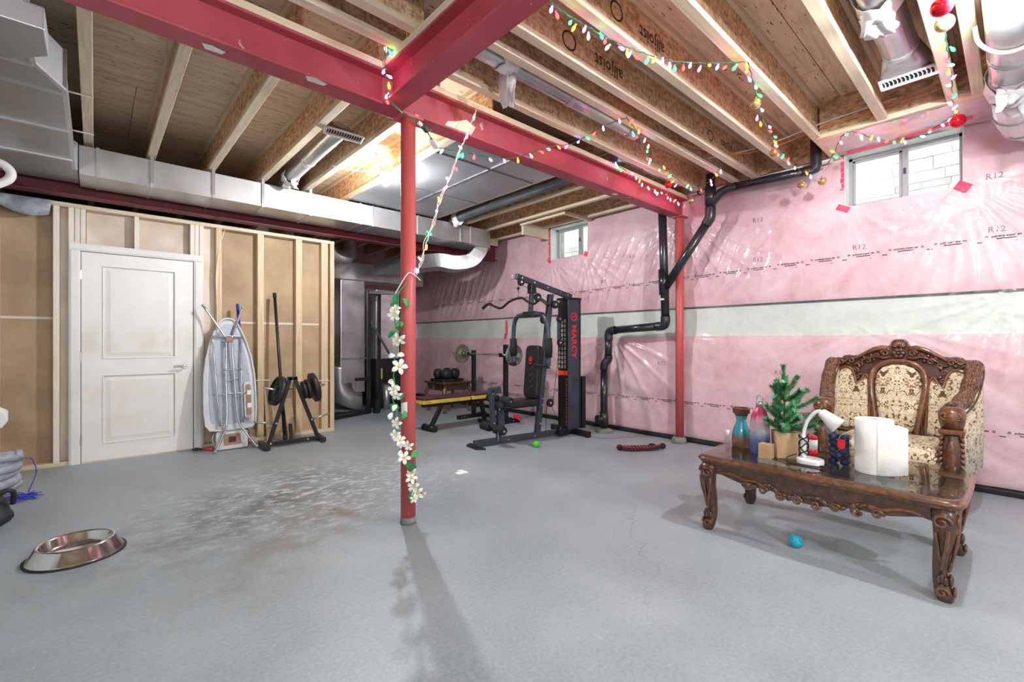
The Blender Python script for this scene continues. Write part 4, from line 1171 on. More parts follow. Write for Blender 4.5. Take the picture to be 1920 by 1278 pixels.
G(MB().bar((.02, -.34, .04), (.02, .30, .04), .06, .06), 'rear_foot', 'black_steel', .004)
G(MB().box((.02, .31, .035), (.075, .03, .07)), 'foot_cap', 'black_rubber', .005); G(MB().box((.02, -.35, .035), (.075, .03, .07)), 'foot_cap', 'black_rubber', .005)
up_ = G(MB().bar((.56, 0, .06), (.355, 0, 1.74), .055, .065, up=(1,0,0)), 'main_upright', 'grey_steel', .005)
for z in (.18, .40, .48): bolt(up_, (.56-.122*z, .028, z))
boom = G(MB().bar((.87, 0, 1.925), (.02, 0, 1.725), .05, .065), 'boom', 'grey_steel', .005)
G(MB().tube(bez([(.87, 0, 1.93), (.90, 0, 1.95), (.925, 0, 1.92), (.91, 0, 1.88), (.895, 0, 1.90)], 4), .004, 6), 'hook', 'steel_tube')
for x in (.80, .62, .42, .22, .10): bolt(boom, (x, .025, 1.725 + (x-.02)*.235))
G(MB().bar((.635, 0, 1.80), (.665, 0, 1.47), .045, .045, up=(1,0,0)), 'press_hanger', 'grey_steel', .004)
G(MB().box((.64, 0, 1.79), (.075, .085, .11)), 'hanger_bracket', 'black_steel', .006)
# press arm: one bent tube, foam sleeves, handles
pa = bez([(.66,-.34,.86), (.665,-.35,1.15), (.67,-.33,1.36), (.67,-.27,1.46), (.67,-.15,1.485), (.67,0,1.49), (.67,.15,1.485), (.67,.27,1.46), (.67,.33,1.36), (.665,.35,1.15), (.66,.34,.86)], 6)
arm = G(MB().tube(pa, .026, 12), 'press_arm', 'grey_steel')
G(MB().box((.67, 0, 1.485), (.06, .22, .07)), 'press_clamp', 'black_steel', .005)
for s_ in (-1, 1):
    G(MB().tube([(.664, s_*.345, .985), (.666, s_*.35, 1.09), (.668, s_*.348, 1.20)], [.042, .046, .043], 14), 'foam_sleeve', 'black_foam', parent=arm)
    G(MB().tube(bez([(.66, s_*.34, .90), (.72, s_*.33, .89), (.75, s_*.27, .895), (.75, s_*.19, .90)], 5), .017, 10), 'hand_grip', 'black_foam', parent=arm)
    bolt(arm, (.66, s_*.345+.02, .88))
# back pad and seat
Mb = frame((.585, 0, .80), (0, 1, 0), (-.09, 0, 1))
G(MB().prism([(x*(1.0 if y > 0 else .93+.0*y), y) for x, y in rrect(.27, .63, .07)], .0, .075, Mb), 'back_pad', 'black_vinyl', .018)
for k in range(4):
    z = .60 + k*.075
    G(MB().bar((.583+.078+.2*.0+(.80-z)*.09, -.02, z), (.583+.078+(.80-z)*.09, .07, z+.055), .006, .004), 'pad_stitch', 'steel_tube')
emb = MB(); Me = frame((.655, .0, .955), (0, 1, 0), (-.09, 0, 1))
emb.tube([Me @ V((.028*math.cos(a*PI/8), .028*math.sin(a*PI/8), .004)) for a in range(16)], .004, 5, closed=True)
emb.bx(-.03, .03, -.055, -.045, 0, .006, Me); emb.bx(-.008, .008, -.02, .02, 0, .006, Me)
G(emb, 'pad_emblem', 'print_red')
G(MB().prism(rrect(.56, .27, .06), .425, .49, Matrix.Translation((.90, 0, 0))), 'seat_pad', 'black_vinyl', .015)
G(MB().bar((.56, 0, .41), (1.16, 0, .41), .05, .04), 'seat_rail', 'black_steel', .004)
fp = G(MB().bar((1.11, 0, .06), (1.10, 0, .42), .05, .05, up=(1,0,0)), 'front_post', 'grey_steel', .004)
# leg developer
ld = G(MB().bar((1.21, .0, .62), (1.185, .0, .20), .055, .05, up=(1,0,0)), 'leg_lever', 'grey_steel', .005)
G(MB().bar((1.24, 0, .60), (1.09, 0, .62), .055, .075), 'lever_head', 'grey_steel', .005)
for p in ((1.205, .028, .58), (1.19, .028, .25), (1.12, .028, .40)): bolt(ld, p)
for x, z, nm in ((1.19, .19, 'ankle_roller'), (1.10, .505, 'knee_roller')):
    G(MB().cyl((x, -.24, z), (x, .24, z), .012, 10), 'roller_axle', 'chrome')
    for s_ in (-1, 1):
        G(MB().tube([(x, s_*.04, z), (x, s_*.06, z), (x, s_*.22, z), (x, s_*.235, z)], [.04, .049, .049, .04], 16), nm, 'black_foam')
G(MB().bar((1.075, .0, .40), (1.06, 0, .12), .05, .045, up=(1,0,0)), 'lever_link', 'grey_steel', .004)
G(MB().tube(bez([(1.23, .17, .19), (1.24, .19, .13), (1.235, .175, .08), (1.22, .165, .12)], 4), .004, 6), 'snap_clip', 'steel_tube')
# lat bar, wavy, hung from the boom tip
lb = bez([(.84,-.80,1.60), (.84,-.66,1.645), (.84,-.50,1.60), (.84,-.36,1.575), (.84,-.2,1.635), (.84,-.05,1.665), (.84,.08,1.665), (.84,.2,1.61), (.84,.32,1.585), (.84,.42,1.625), (.84,.56,1.55)], 5)
lat = G(MB().tube(lb, .014, 8), 'lat_bar', 'black_steel')
G(MB().tube(lb[:8], .019, 10), 'bar_grip', 'black_foam', parent=lat); G(MB().tube(lb[-8:], .019, 10), 'bar_grip', 'black_foam', parent=lat)
G(MB().cyl((.84, 0, 1.67), (.84, 0, 1.76), .008, 8), 'carabiner', 'chrome', parent=lat); G(MB().ball((.84, 0, 1.785), .02, 12, 8), 'ball_stop', 'black_rubber', parent=lat)
def pulley(x, y, z, r):
    p = G(MB().lathe([(r*.9, -.012), (r, -.010), (r*.82, 0), (r, .010), (r*.9, .012)], 20, frame((x, y, z), (1, 0, 0), (0, 0, 1))), 'pulley', 'black_steel')
    G(MB().cyl((x, y-.018, z), (x, y+.018, z), .014, 10), 'hub', 'chrome', parent=p); return p
pulley(.575, .03, 1.69, .05); pulley(.50, .05, 1.425, .05); pulley(.32, .05, 1.615, .05); pulley(.40, .05, .42, .05); pulley(.25, .05, 1.44, .045); pulley(.24, .05, .09, .05); pulley(.80, .0, 1.86, .045)
br = G(MB().bx(.235, .275, .03, .05, 1.12, 1.46), 'pulley_bracket', 'grey_steel', .003)
pulley(.255, .06, 1.15, .04)
for a, b in (((.40, .05, .42), (.24, .05, .12)), ((.455, .05, .42), (.47, .05, .06)), ((.36, .05, .42), (.25, .05, 1.12)), ((.575, .03, 1.74), (.84, 0, 1.85)), ((.84, 0, 1.82), (.84, 0, 1.78))):
    G(MB().cyl(a, b, .003, 6), 'steel_cable', 'black_rubber')
# weight tower
T0, T1, S0, S1 = -.055, .12, -.13, .06
G(MB().bx(T0+.01, T1-.01, S0+.01, S1-.01, .06, 1.68), 'tower_core', 'black_steel')
G(MB().bx(T0, T1+.002, S1-.012, S1+.006, .06, 1.71), 'side_shroud', 'grey_steel', .004)
G(MB().bx(T0-.035, T0+.004, S0, S1+.004, .06, 1.70), 'rear_shroud', 'black_steel', .004)
G(MB().bx(T0-.04, T1+.02, S0-.01, S1+.012, 1.685, 1.715), 'top_cap', 'black_steel', .004)
G(MB().bx(T1-.012, T1+.004, S0, S1-.014, .06, .73), 'lower_shroud', 'black_steel', .003)
ch = G(MB().bx(T1-.012, T1+.005, S0, S1-.014, .80, 1.46), 'exercise_chart', 'black_steel')
G(MB().bx(T1-.012, T1+.006, S0, S1-.014, .74, .795), 'orange_stripe', 'orange_red')
G(MB().bx(T1-.012, T1+.005, S0, S1-.014, 1.47, 1.66), 'upper_shroud', 'black_steel')
m = MB(); rr = random.Random(2)
for r_ in range(11):
    for c_ in range(3):
        y = S0 + .03 + c_*.052; z = .83 + r_*.057
        m.bx(T1+.004, T1+.0075, y-.014, y+.014, z-.002, z+.026 + .012*rr.random()); m.bx(T1+.004, T1+.0075, y-.006+.012*rr.random(), y+.012, z+.03, z+.044)
tag(G(m, 'chart_pictures', 'chart_light', parent=ch), kind='stuff')
for k in range(17):
    z = .12 + k*.035
    G(MB().bx(T1+.003, T1+.0065, S1-.036, S1-.022, z, z+.02), 'number_mark', 'orange_red')
# lettering down the side shroud, reading downwards
Mt = frame((T0+.5*(T1-T0)+.0, S1+.0075, 1.24), (0, 0, -1), (1, 0, 0))
# text x runs down, text up points towards the camera's left = local -x seen from +y
Mt = Matrix.Translation((T0+.5*(T1-T0), S1+.0078, 1.165)) @ Matrix(((0,-1,0,0),(0,0,1,0),(-1,0,0,0),(0,0,0,1)))
vs, fs = text_mesh('MARCY', .118, .02)
mm_ = MB().add([Mt @ V((x*1.05, -y*1.0 if False else y, 0)) for x, y in vs], fs)
G(mm_, 'lettering', 'print_red')
lg = MB(); cz = 1.475
ring = lambda r_: [Mt.to_3x3() @ V((r_*math.cos(a*PI/12), r_*math.sin(a*PI/12), 0)) + V((T0+.5*(T1-T0), S1+.0078, cz)) for a in range(24)]
lg.add(ring(.052)+ring(.040), [(i, (i+1) % 24, 24+(i+1) % 24, 24+i) for i in range(24)])
vs, fs = text_mesh('R', .06, .02)
lg.add([Mt.to_3x3() @ V((x, y, 0)) + V((T0+.5*(T1-T0), S1+.0078, cz)) for x, y in vs], fs)
G(lg, 'emblem', 'print_red')
# loose plate stand and ropes behind the tower foot
G(MB().bx(-.17, -.11, .0, .07, .06, .72), 'cable_guard', 'black_steel', .004)
hf = G(MB().bar((.10, .06, .04), (.30, .10, .04), .05, .045), 'low_pulley_foot', 'black_steel', .004)

# ================================================================ BENCH, RACK, BARBELL
bench = thing('weight_bench', 'flat weight bench with yellow-edged maroon pad and black T-shaped foot', 'bench', (3.6, 5.1, 0))
for a, b, nm in ((3.03, 3.78, 'back_pad'), (3.80, 4.22, 'seat_pad')):
    MB().prism([(x+(a+b)/2, y+5.11) for x, y in rrect(b-a, .27, .03)], .42, .45).build(nm, 'maroon_vinyl', bench, bevel=.006)
    MB().prism([(x+(a+b)/2, y+5.11) for x, y in rrect(b-a, .274, .03)], .372, .42).build('pad_edge', 'yellow_pad', bench, bevel=.006)
MB().bar((3.10, 5.11, .345), (4.15, 5.11, .345), .06, .05).build('frame_rail', 'black_steel', bench, bevel=.004)
MB().bar((3.40, 5.11, .34), (3.24, 5.13, .05), .05, .05).build('front_leg', 'black_steel', bench, bevel=.004)
MB().tube([(3.22, 5.02, .04), (3.22, 5.25, .04)], .038, 14).build('front_foot', 'black_steel', bench)
for y in (5.015, 5.255): MB().cyl((3.22, y-.012, .04), (3.22, y+.012, .04), .042, 14).build('foot_cap', 'black_rubber', bench)
MB().bar((4.05, 5.11, .34), (4.12, 5.11, .03), .05, .05).build('rear_leg', 'black_steel', bench, bevel=.004)
MB().bar((4.12, 4.98, .025), (4.12, 5.24, .025), .05, .05).build('rear_foot', 'black_steel', bench, bevel=.004)
MB().ball((3.0, 5.2, .40), (.03, .03, .04), 10, 8).build('roller_end', 'black_foam', bench)
rk_ = thing('barbell_rack', 'black barbell rack with two uprights and floor feet behind the bench', 'rack', (4.28, 5.2, 0))
XU = 4.30
for y in (5.60, 4.86):
    MB().bar((XU, y, .03), (XU, y, 1.03 if y > 5 else 1.12), .055, .055).build('upright', 'black_steel', rk_, bevel=.004)
    MB().bar((XU-.30, y+.0, .03), (XU+.25, y+.0, .03), .06, .06).build('floor_foot', 'black_steel', rk_, bevel=.004)
    m = MB(); m.bar((XU-.02, y, .955), (XU-.10, y, .955), .05, .02); m.bar((XU-.10, y, .95), (XU-.10, y, 1.0), .05, .02); m.build('bar_cradle', 'black_steel', rk_)
    for dx in (-.25, -.2, .12): MB().cyl((XU+dx, y-.031, .035), (XU+dx, y-.036, .035), .01, 8).build('bolt', 'chrome', rk_)
MB().bar((XU+.1, 5.60, .05), (XU+.1, 4.86, .05), .05, .05).build('cross_bar', 'black_steel', rk_, bevel=.004)
m = MB(); m.bar((XU+.16, 4.70, .06), (XU+.1, 4.80, .12), .09, .03); m.build('red_strap', 'red', rk_)
bb = thing('barbell', 'steel barbell with one round plate at each end, resting on the rack cradles', 'barbell', (XU-.06, 5.2, .97))
MB().cyl((XU-.06, 4.50, .975), (XU-.06, 6.05, .975), .013, 12).build('bar', 'steel_tube', bb)
def plate(c, ax, r, t, mat, par, hub='chrome'):
    o = MB().lathe([(.02, -t/2), (r*.88, -t/2), (r, -t/2*.6), (r, t/2*.6), (r*.88, t/2), (r*.84, t*.2), (r*.30, t*.2), (r*.26, t/2), (.02, t/2)], 32, frame(c, V(ax).orthogonal(), V(ax).cross(V(ax).orthogonal()))).build('weight_plate', mat, par)
    return o
plate((XU-.06, 5.83, .975), (0, -1, 0), .145, .03, 'plate_olive', bb); plate((XU-.06, 4.62, .975), (0, -1, 0), .15, .03, 'plate_grey', bb)
for y in (5.76, 4.56):
    MB().cyl((XU-.06, y-.03, .975), (XU-.06, y+.03, .975), .03, 14).build('collar', 'chrome', bb)

# carved side table behind the bench, dumbbells on it
st = thing('side_table', 'small carved wooden side table behind the weight bench', 'table', (4.42, 6.45, 0))
MB().prism([(x+4.42, y+6.45) for x, y in rrect(.62, .62, .05)], .47, .50).build('table_top', 'carved_wood', st, bevel=.008)
MB().bx(4.16, 4.68, 6.19, 6.71, .36, .47).build('apron', 'carved_wood', st, bevel=.01)
for sx in (-1, 1):
    for sy in (-1, 1):
        Q = bez([(4.42+sx*.24, 6.45+sy*.24, .40), (4.42+sx*.27, 6.45+sy*.27, .28), (4.42+sx*.22, 6.45+sy*.22, .10), (4.42+sx*.25, 6.45+sy*.25, .0)], 5)
        MB().tube(Q, [.035-.016*math.sin(PI*.5*i/(len(Q)-1))+(.012 if i > len(Q)-3 else 0) for i in range(len(Q))], 10).build('leg', 'carved_wood_light', st)
def dumbbell(c, rz, label):
    root = thing('dumbbell', label, 'dumbbell', c, rz, 'dumbbells on the side table')
    for s_ in (-1, 1):
        MB().lathe([(.02,-.05),(.075,-.05),(.085,-.035),(.085,.03),(.07,.045),(.02,.05)], 16, frame((s_*.085, 0, .085), (0, 1, 0), (0, 0, 1))).build('head', 'cast_iron', root, local=True)
    MB().cyl((-.06, 0, .085), (.06, 0, .085), .016, 12).build('handle', 'chrome', root, local=True)
dumbbell((4.27, 6.42, .54), 1.9, 'round-headed black dumbbell on its tray, closest to the bench'); dumbbell((4.50, 6.50, .54), 1.9, 'round-headed black dumbbell on its tray, closest to the wall')
tray = thing('dumbbell_tray', 'flat black tray under the dumbbells on the side table', 'tray', (4.40, 6.46, .50))
MB().prism([(x+4.39, y+6.46) for x, y in rrect(.42, .40, .04)], .50, .52).build('tray_base', 'black_rubber', tray)
m = MB(); P_ = [(x+4.39, y+6.46, .53) for x, y in rrect(.42, .40, .04)]; m.tube(P_, .011, 6, closed=True); m.build('tray_rim', 'black_rubber', tray)

# ================================================================ PLATE TREE, LEANING BAR, IRONING BOARD
YT = 5.50
pt = thing('plate_tree', 'black A-frame plate tree holding weight plates before the framed wall', 'weight stand', (1.66, YT, 0))
tb = lambda a, b, nm, w_=.038: MB().bar(a, b, w_).build(nm, 'black_steel', pt, bevel=.003)
tb((1.41, YT, .05), (1.63, YT, .76), 'side_bar'); tb((1.93, YT, .05), (1.67, YT, .76), 'side_bar'); tb((1.60, YT, .75), (1.70, YT, .75), 'top_link')
tb((1.38, YT, .04), (1.95, YT, .04), 'base_bar', .045); tb((1.64, YT, .05), (1.63, YT+.01, .24), 'center_post', .032)
tb((1.36, YT-.16, .035), (1.36, YT+.14, .035), 'foot', .05); tb((1.95, YT-.14, .035), (1.98, YT+.16, .035), 'foot', .05)
for a, b in (((1.56, YT, .60), (1.35, YT-.02, .67)), ((1.73, YT, .60), (2.0, YT-.02, .66)), ((1.47, YT, .26), (1.26, YT, .30)), ((1.86, YT, .26), (2.06, YT, .31))):
    MB().cyl(a, b, .012, 10).build('plate_peg', 'steel_tube', pt)
for x, z in ((1.475, .265), (1.855, .265), (1.42, .05), (1.90, .05), (1.93, .05), (1.81, .045)): MB().cyl((x, YT-.03, z), (x, YT-.02, z), .010, 8).build('bolt', 'chrome', pt)
def tplate(c, ax, r, t, label):
    c, ax = V(c), V(ax).normalized(); root = thing('weight_plate', label, 'weight plate', c, group='plates on the A-frame stand')
    Mx = frame(c, ax.orthogonal(), ax.cross(ax.orthogonal()))
    MB().lathe([(.014, -t/2), (r*.86, -t/2), (r, -t*.42), (r, t*.42), (r*.86, t/2), (r*.82, t*.15), (r*.32, t*.15), (r*.28, t/2), (.014, t/2), (.014, -t/2)], 32, Mx).build('disc', 'cast_iron', root)
    m = MB(); m.tube([Mx @ V((r*.85*math.cos(a*PI/12), r*.85*math.sin(a*PI/12), t*.5)) for a in range(24)], .006, 5, closed=True); m.build('raised_rim', 'cast_iron', root)
tplate((1.49, YT-.0067, .6213), (-.21, -.02, .07), .165, .055, 'black iron plate on the upper peg beside the leaning bar')
tplate((1.775, YT-.0033, .608), (.27, -.02, .06), .10, .03, 'small black iron plate innermost on the upper peg away from the leaning bar')
tplate((1.815, YT-.0063, .6169), (.27, -.02, .06), .115, .03, 'middle-sized black iron plate between the small plate and the large outer plate')
tplate((1.885, YT-.0115, .6324), (.27, -.02, .06), .17, .055, 'large black iron plate outermost on the upper peg away from the leaning bar')
lb_ = MB().tube([(1.63, 5.70, .0), (1.60, 5.80, .75), (1.575, 5.96, 1.74)], .017, 12)
lb_.cyl((1.63, 5.70, 0), (1.627, 5.707, .05), .021, 12); lb_.cyl((1.575, 5.955, 1.71), (1.575, 5.96, 1.745), .02, 12)
bar_t = thing('weight_bar', 'long black bar leaning on the framed wall behind the plate tree', 'bar', (1.63, 5.70, 0))
lb_ = MB().tube([(1.63, 5.70, .0), (1.585, 5.955, 1.74)], .017, 12); lb_.build('shaft', 'black_steel', bar_t)
for t_ in (.012, .97):
    a = V((1.63, 5.70, 0)).lerp(V((1.585, 5.955, 1.74)), t_); b = V((1.63, 5.70, 0)).lerp(V((1.585, 5.955, 1.74)), t_+.03); MB().cyl(a, b, .021, 12).build('end_sleeve', 'black_rubber', bar_t)
# scrap boards leaning between the studs
for a, b, w_, lab in (((1.575, 5.93, .0), (1.580, 6.080, .60), .16, 'short brown offcut leaning between the studs under the upper plates'), ((1.775, 5.935, .0), (1.765, 6.080, .46), .09, 'narrow brown offcut leaning by the center stud')):
    o = MB().bar(a, b, w_, .015, up=(0, 1, 0)).build('offcut_board', 'wallboard', at=a); tag(o, lab, 'board')

ib = thing('ironing_board', 'ironing board stood on end with folded grey metal legs', 'ironing board', (1.10, 5.78, 0))
# board surface leans on the wall: plane through (.,5.72,.2) and (.,5.90,1.42)
def bp(x, z, off=0.):
    t_ = (z-.2)/1.22; return V((x, 5.72+.19*t_-off, z))
half = [(.0, .215), (.12, .215), (.20, .225), (.235, .28), (.245, .42), (.245, .62), (.238, .80), (.215, .98), (.175, 1.14), (.13, 1.27), (.085, 1.37), (.045, 1.41), (0, 1.42)]
out = [(1.095+a, b) for a, b in half] + [(1.095-a, b) for a, b in reversed(half[1:-1])]
Mi = frame((0, 5.72-.19*.2/1.22, 0), (1, 0, 0), (0, .19/1.22, 1))
kz = math.hypot(1, .19/1.22)
MB().prism([(a, b*kz) for a, b in out], -.03, .0, Mi).build('board', 'board_cover', ib, bevel=.008)
inn = [(1.095 + (a-1.095)*.80, .82 + (b-.82)*.90) for a, b in out]
MB().prism([(a, b*kz) for a, b in inn], -.001, .006, Mi).build('steel_mesh', 'board_mesh', ib)
MB().tube([bp(a, b, .012) for a, b in out], .011, 8, closed=True).build('cover_hem', 'board_cover', ib)
def leg(pts, nm='leg', r_=.011, mat='steel_tube'): return MB().tube(bez(pts, 5), r_, 8).build(nm, mat, ib)
leg([(.925, 5.60, .015), (1.0, 5.63, .17), (1.045, 5.68, .33), (1.05, 5.75, .75), (1.06, 5.80, 1.15), (1.04, 5.83, 1.24), (.86, 5.88, 1.55)])
leg([(1.314, 5.60, .015), (1.22, 5.64, .17), (1.15, 5.68, .33), (1.13, 5.75, .75), (1.115, 5.80, 1.15), (1.13, 5.83, 1.24), (1.235, 5.88, 1.55)])
leg([(.985, 5.69, .26), (.955, 5.76, .8), (.935, 5.84, 1.22)], 'inner_leg', .009); leg([(1.20, 5.69, .28), (1.20, 5.76, .8), (1.215, 5.84, 1.22)], 'inner_leg', .009)
leg([(.94, 5.845, 1.22), (1.08, 5.835, 1.225), (1.215, 5.845, 1.22)], 'cross_tube', .010); leg([(1.04, 5.74, .74), (1.16, 5.74, .75)], 'cross_tube', .006); leg([(.92, 5.735, .60), (1.26, 5.735, .60)], 'cross_tube', .006); leg([(1.02, 5.75, .86), (1.2, 5.75, .86)], 'cross_tube', .006)
MB().box((1.09, 5.80, 1.185), (.07, .03, .05)).build('pivot_clip', 'brown_pad', ib, bevel=.005)
for p in ((.925, 5.60, .02), (1.314, 5.60, .02), (.86, 5.88, 1.55), (1.235, 5.88, 1.55)): MB().ball(p, .017, 10, 8).build('rubber_tip', 'hose_grey', ib)
MB().prism([(x+1.26, y*kz+.52) for x, y in rrect(.085, .40, .04)], .012, .04, Mi).build('sleeve_board', 'board_cover', ib, bevel=.006)
MB().prism([(x+1.26, y*kz+.52) for x, y in rrect(.055, .34, .027)], .040, .043, Mi).build('sleeve_board_base', 'brown_pad', ib)
for z in (.46, .60): MB().box(bp(1.265, z, .05), (.04, .006, .05)).build('paper_tag', 'paper', ib)
MB().tube(bez([(.93, 5.66, .20), (.90, 5.60, .16), (.92, 5.58, .06), (.96, 5.62, .02)], 4), .004, 6).build('wire_rest', 'steel_tube', ib)
MB().tube(bez([(1.22, 5.66, .22), (1.28, 5.60, .20), (1.29, 5.60, .10), (1.26, 5.64, .03)], 4), .004, 6).build('wire_rest', 'steel_tube', ib)
sc_ = thing('plastic_crate', 'small pale grey plastic caddy under the ironing board', 'caddy', (1.10, 5.72, 0))
MB().prism([(x+1.10, y+.10) for x, y in rrect(.30, .194, .03)], 0, .05, frame((0, 5.74, 0), (1, 0, 0), (0, .12, 1))).build('shell', 'board_cover', sc_, bevel=.006)
MB().prism([(x+1.10, y+.105) for x, y in rrect(.16, .12, .01)], .049, .053, frame((0, 5.74, 0), (1, 0, 0), (0, .12, 1))).build('window_panel', 'brown_pad', sc_)
MB().prism([(x+1.10, y+.105) for x, y in rrect(.07, .06, .01)], .053, .056, frame((0, 5.74, 0), (1, 0, 0), (0, .12, 1))).build('display', 'dark_interior', sc_)
bs = thing('broom_handle', 'blue plastic broom handle leaning behind the ironing board', 'handle', (1.28, 5.86, 0))
MB().cyl((1.28, 5.86, 0), (1.20, 5.96, 1.58), .016, 12).build('shaft', 'blue_stick', bs); MB().ball((1.20, 5.96, 1.58), .017, 10, 8).build('end_cap', 'blue_stick', bs)
tg = thing('garden_tool', 'small black and red hand tool lying beside the door casing', 'tool', (.87, 5.78, 0))
MB().tube([(.84, 5.80, .02), (.93, 5.74, .022)], .012, 8).build('grip', 'red', tg); MB().tube(bez([(.84, 5.80, .02), (.80, 5.84, .03), (.76, 5.83, .025)], 4), .012, 8).build('jaw', 'black_steel', tg); MB().tube(bez([(.84, 5.80, .02), (.81, 5.78, .03), (.77, 5.79, .025)], 4), .010, 8).build('jaw', 'black_steel', tg)

# ================================================================ FLOWER GARLAND on the post
ga = thing('flower_garland', 'garland of white fabric flowers and green leaves hanging down the red post', 'garland', (1.40, 2.59, .15))
gl = [(1.455,2.575,1.55), (1.40,2.60,1.45), (1.375,2.60,1.33), (1.395,2.60,1.19), (1.382,2.595,1.05), (1.372,2.59,.95), (1.36,2.585,.82), (1.385,2.58,.70), (1.375,2.575,.60), (1.405,2.57,.49), (1.445,2.565,.40), (1.455,2.567,.33), (1.48,2.57,.25), (1.50,2.572,.18), (1.545,2.575,.16)]
gc = bez(gl, 6)
MB().tube([p + V((.006*math.sin(i), .005*math.cos(i*1.3), 0)) for i, p in enumerate(gc)], .004, 6).build('vine', 'leaf_green', ga)
def petal_mesh(n, R, cup, wide):
    m = MB()
    for k in range(n):
        a = 2*PI*k/n; u = V((math.cos(a), math.sin(a), 0)); w_ = V((-math.sin(a), math.cos(a), 0)); vs = []
        for i, (t_, ww) in enumerate(((.08, .18), (.35, .75), (.65, 1.0), (.88, .62), (1.0, .08))):
            for j in (-1, 0, 1):
                vs.append(u*(R*t_) + w_*(j*ww*wide*R) + V((0, 0, cup*R*math.sin(t_*2.2) + (.0 if j == 0 else .10*R*ww) - .25*R*t_**3)))
        m.add(vs, [(3*i+j, 3*i+j+1, 3*i+j+4, 3*i+j+3) for i in range(4) for j in range(2)], True)
    return m
fl_me = petal_mesh(5, .048, .5, .30).mesh('petals', 'petal'); ctr_me = MB().ball((0, 0, .012), (.009, .009, .014), 8, 6).mesh('center', 'pollen')
lf_me = petal_mesh(1, .07, .2, .30).mesh('leaf', 'leaf_green'); wl_me = petal_mesh(2, .05, .2, .34).mesh('white_leaf', 'petal')
rr = random.Random(11); vdir = V((-FWX, -FWY, 0))
def put(me, nm, p, d, roll, sc, par):
    o = bpy.data.objects.new(nm, me); COL.objects.link(o); o.parent = par
    q = V(d).normalized().to_track_quat('Z', 'Y'); o.rotation_mode = 'QUATERNION'
    from mathutils import Quaternion
    o.rotation_quaternion = q @ Quaternion((0, 0, 1), roll); o.scale = (sc, sc, sc)
    o.location = V(p) - V((1.40, 2.59, .15)); FR[o.name] = FR[par.name]; return o
for i, (x, y, z, s_) in enumerate(((1.37,2.57,1.36,.75),(1.355,2.56,1.335,.95),(1.39,2.56,1.19,1.0),(1.375,2.56,1.165,.7),(1.385,2.555,1.01,1.1),(1.355,2.56,.875,.85),(1.37,2.555,.845,.8),(1.37,2.55,.67,.8),(1.36,2.55,.60,.75),(1.385,2.545,.555,.85),(1.44,2.535,.525,.75),(1.41,2.54,.45,.9),(1.46,2.53,.365,.85),(1.455,2.535,.315,.85),(1.475,2.53,.265,.9),(1.50,2.525,.215,.9),(1.535,2.54,.205,.75),(1.47,2.525,.19,.6))):
    d = vdir + V((rr.uniform(-.7, .5), rr.uniform(-.5, .3), rr.uniform(-.7, .6)))
    f_ = put(fl_me, 'flower', (x, y, z), d, rr.uniform(0, 6), s_, ga)
    c_ = bpy.data.objects.new('flower_center', ctr_me); COL.objects.link(c_); c_.parent = f_
for i, (x, y, z, s_) in enumerate(((1.40,2.58,1.42,1.2),(1.385,2.58,1.385,1.1),(1.41,2.57,1.44,1.),(1.385,2.57,1.23,1.),(1.40,2.57,1.22,1.1),(1.37,2.575,1.26,.8),(1.395,2.575,.78,1.1),(1.40,2.57,.75,1.0),(1.385,2.57,.80,.9),(1.40,2.555,.68,.9),(1.42,2.545,.43,1.2),(1.45,2.54,.44,1.0),(1.48,2.53,.24,1.),(1.46,2.53,.15,1.2),(1.515,2.53,.19,.9),(1.39,2.57,.62,.7))):
    put(lf_me, 'leaf', (x, y, z), vdir*.8 + V((rr.uniform(-.6, .6), rr.uniform(-.4, .4), rr.uniform(-.3, .9))), rr.uniform(0, 6), s_, ga)
for i, (x, y, z) in enumerate(((1.36,2.57,.90),(1.35,2.57,.735),(1.37,2.565,1.08),(1.40,2.56,.50))):
    put(wl_me, 'white_leaf', (x, y, z), vdir + V((0, 0, .4)), rr.uniform(0, 6), 1., ga)
MB().tube(bez([(1.38, 2.60, 1.46), (1.43, 2.575, 1.56), (1.47, 2.58, 1.60), (1.51, 2.575, 1.585), (1.55, 2.58, 1.56)], 5), .0035, 6).build('tie_wire', 'wire_white', ga)

# ================================================================ THINGS ON THE FLOOR
bowl = thing('dog_bowl', 'stainless steel dog bowl with flared base on the painted floor', 'bowl', (-.075, 3.475, 0))
MB().lathe([(.205, .0), (.207, .004), (.198, .012), (.165, .072), (.160, .078), (.153, .077), (.146, .070), (.135, .03), (.12, .018), (.0, .016)], 48).build('shell', 'chrome', bowl, local=True)
MB().lathe([(.200, .0), (.212, .0), (.212, .009), (.200, .009)], 48).build('rubber_ring', 'cast_iron', bowl, local=True)
gb = thing('toy_ball', 'bright green spiky rubber ball near the gym', 'ball', (3.60, 3.565, 0))
MB().ball((0, 0, .034), .031, 16, 12).build('core', 'green_ball', gb, local=True)
m = MB()
for k in range(7):
    a = PI*k/7; m.tube([(.032*math.cos(t_)*math.cos(a), .032*math.cos(t_)*math.sin(a), .034+.032*math.sin(t_)) for t_ in [2*PI*i/16 for i in range(16)]], .0035, 5, closed=True)
m.build('ribs', 'green_ball', gb, local=True)
tb_ = thing('toy_ball', 'turquoise nubby ball on the floor under the coffee table', 'ball', (2.95, .845, 0))
MB().ball((0, 0, .034), (.036, .036, .034), 18, 12).build('core', 'blue_ball', tb_, local=True)
m = MB()
for i in range(70):
    z = 1-2*(i+.5)/70; q = math.sqrt(1-z*z); a = i*2.39996
    m.ball((.035*q*math.cos(a), .035*q*math.sin(a), .034+.033*z), .005, 5, 4)
tag(m.build('nubs', 'blue_ball', tb_, local=True), kind='stuff')
pp = thing('paper_scrap', 'folded white scrap of paper lying on the floor', 'paper', (2.41, 3.31, 0))
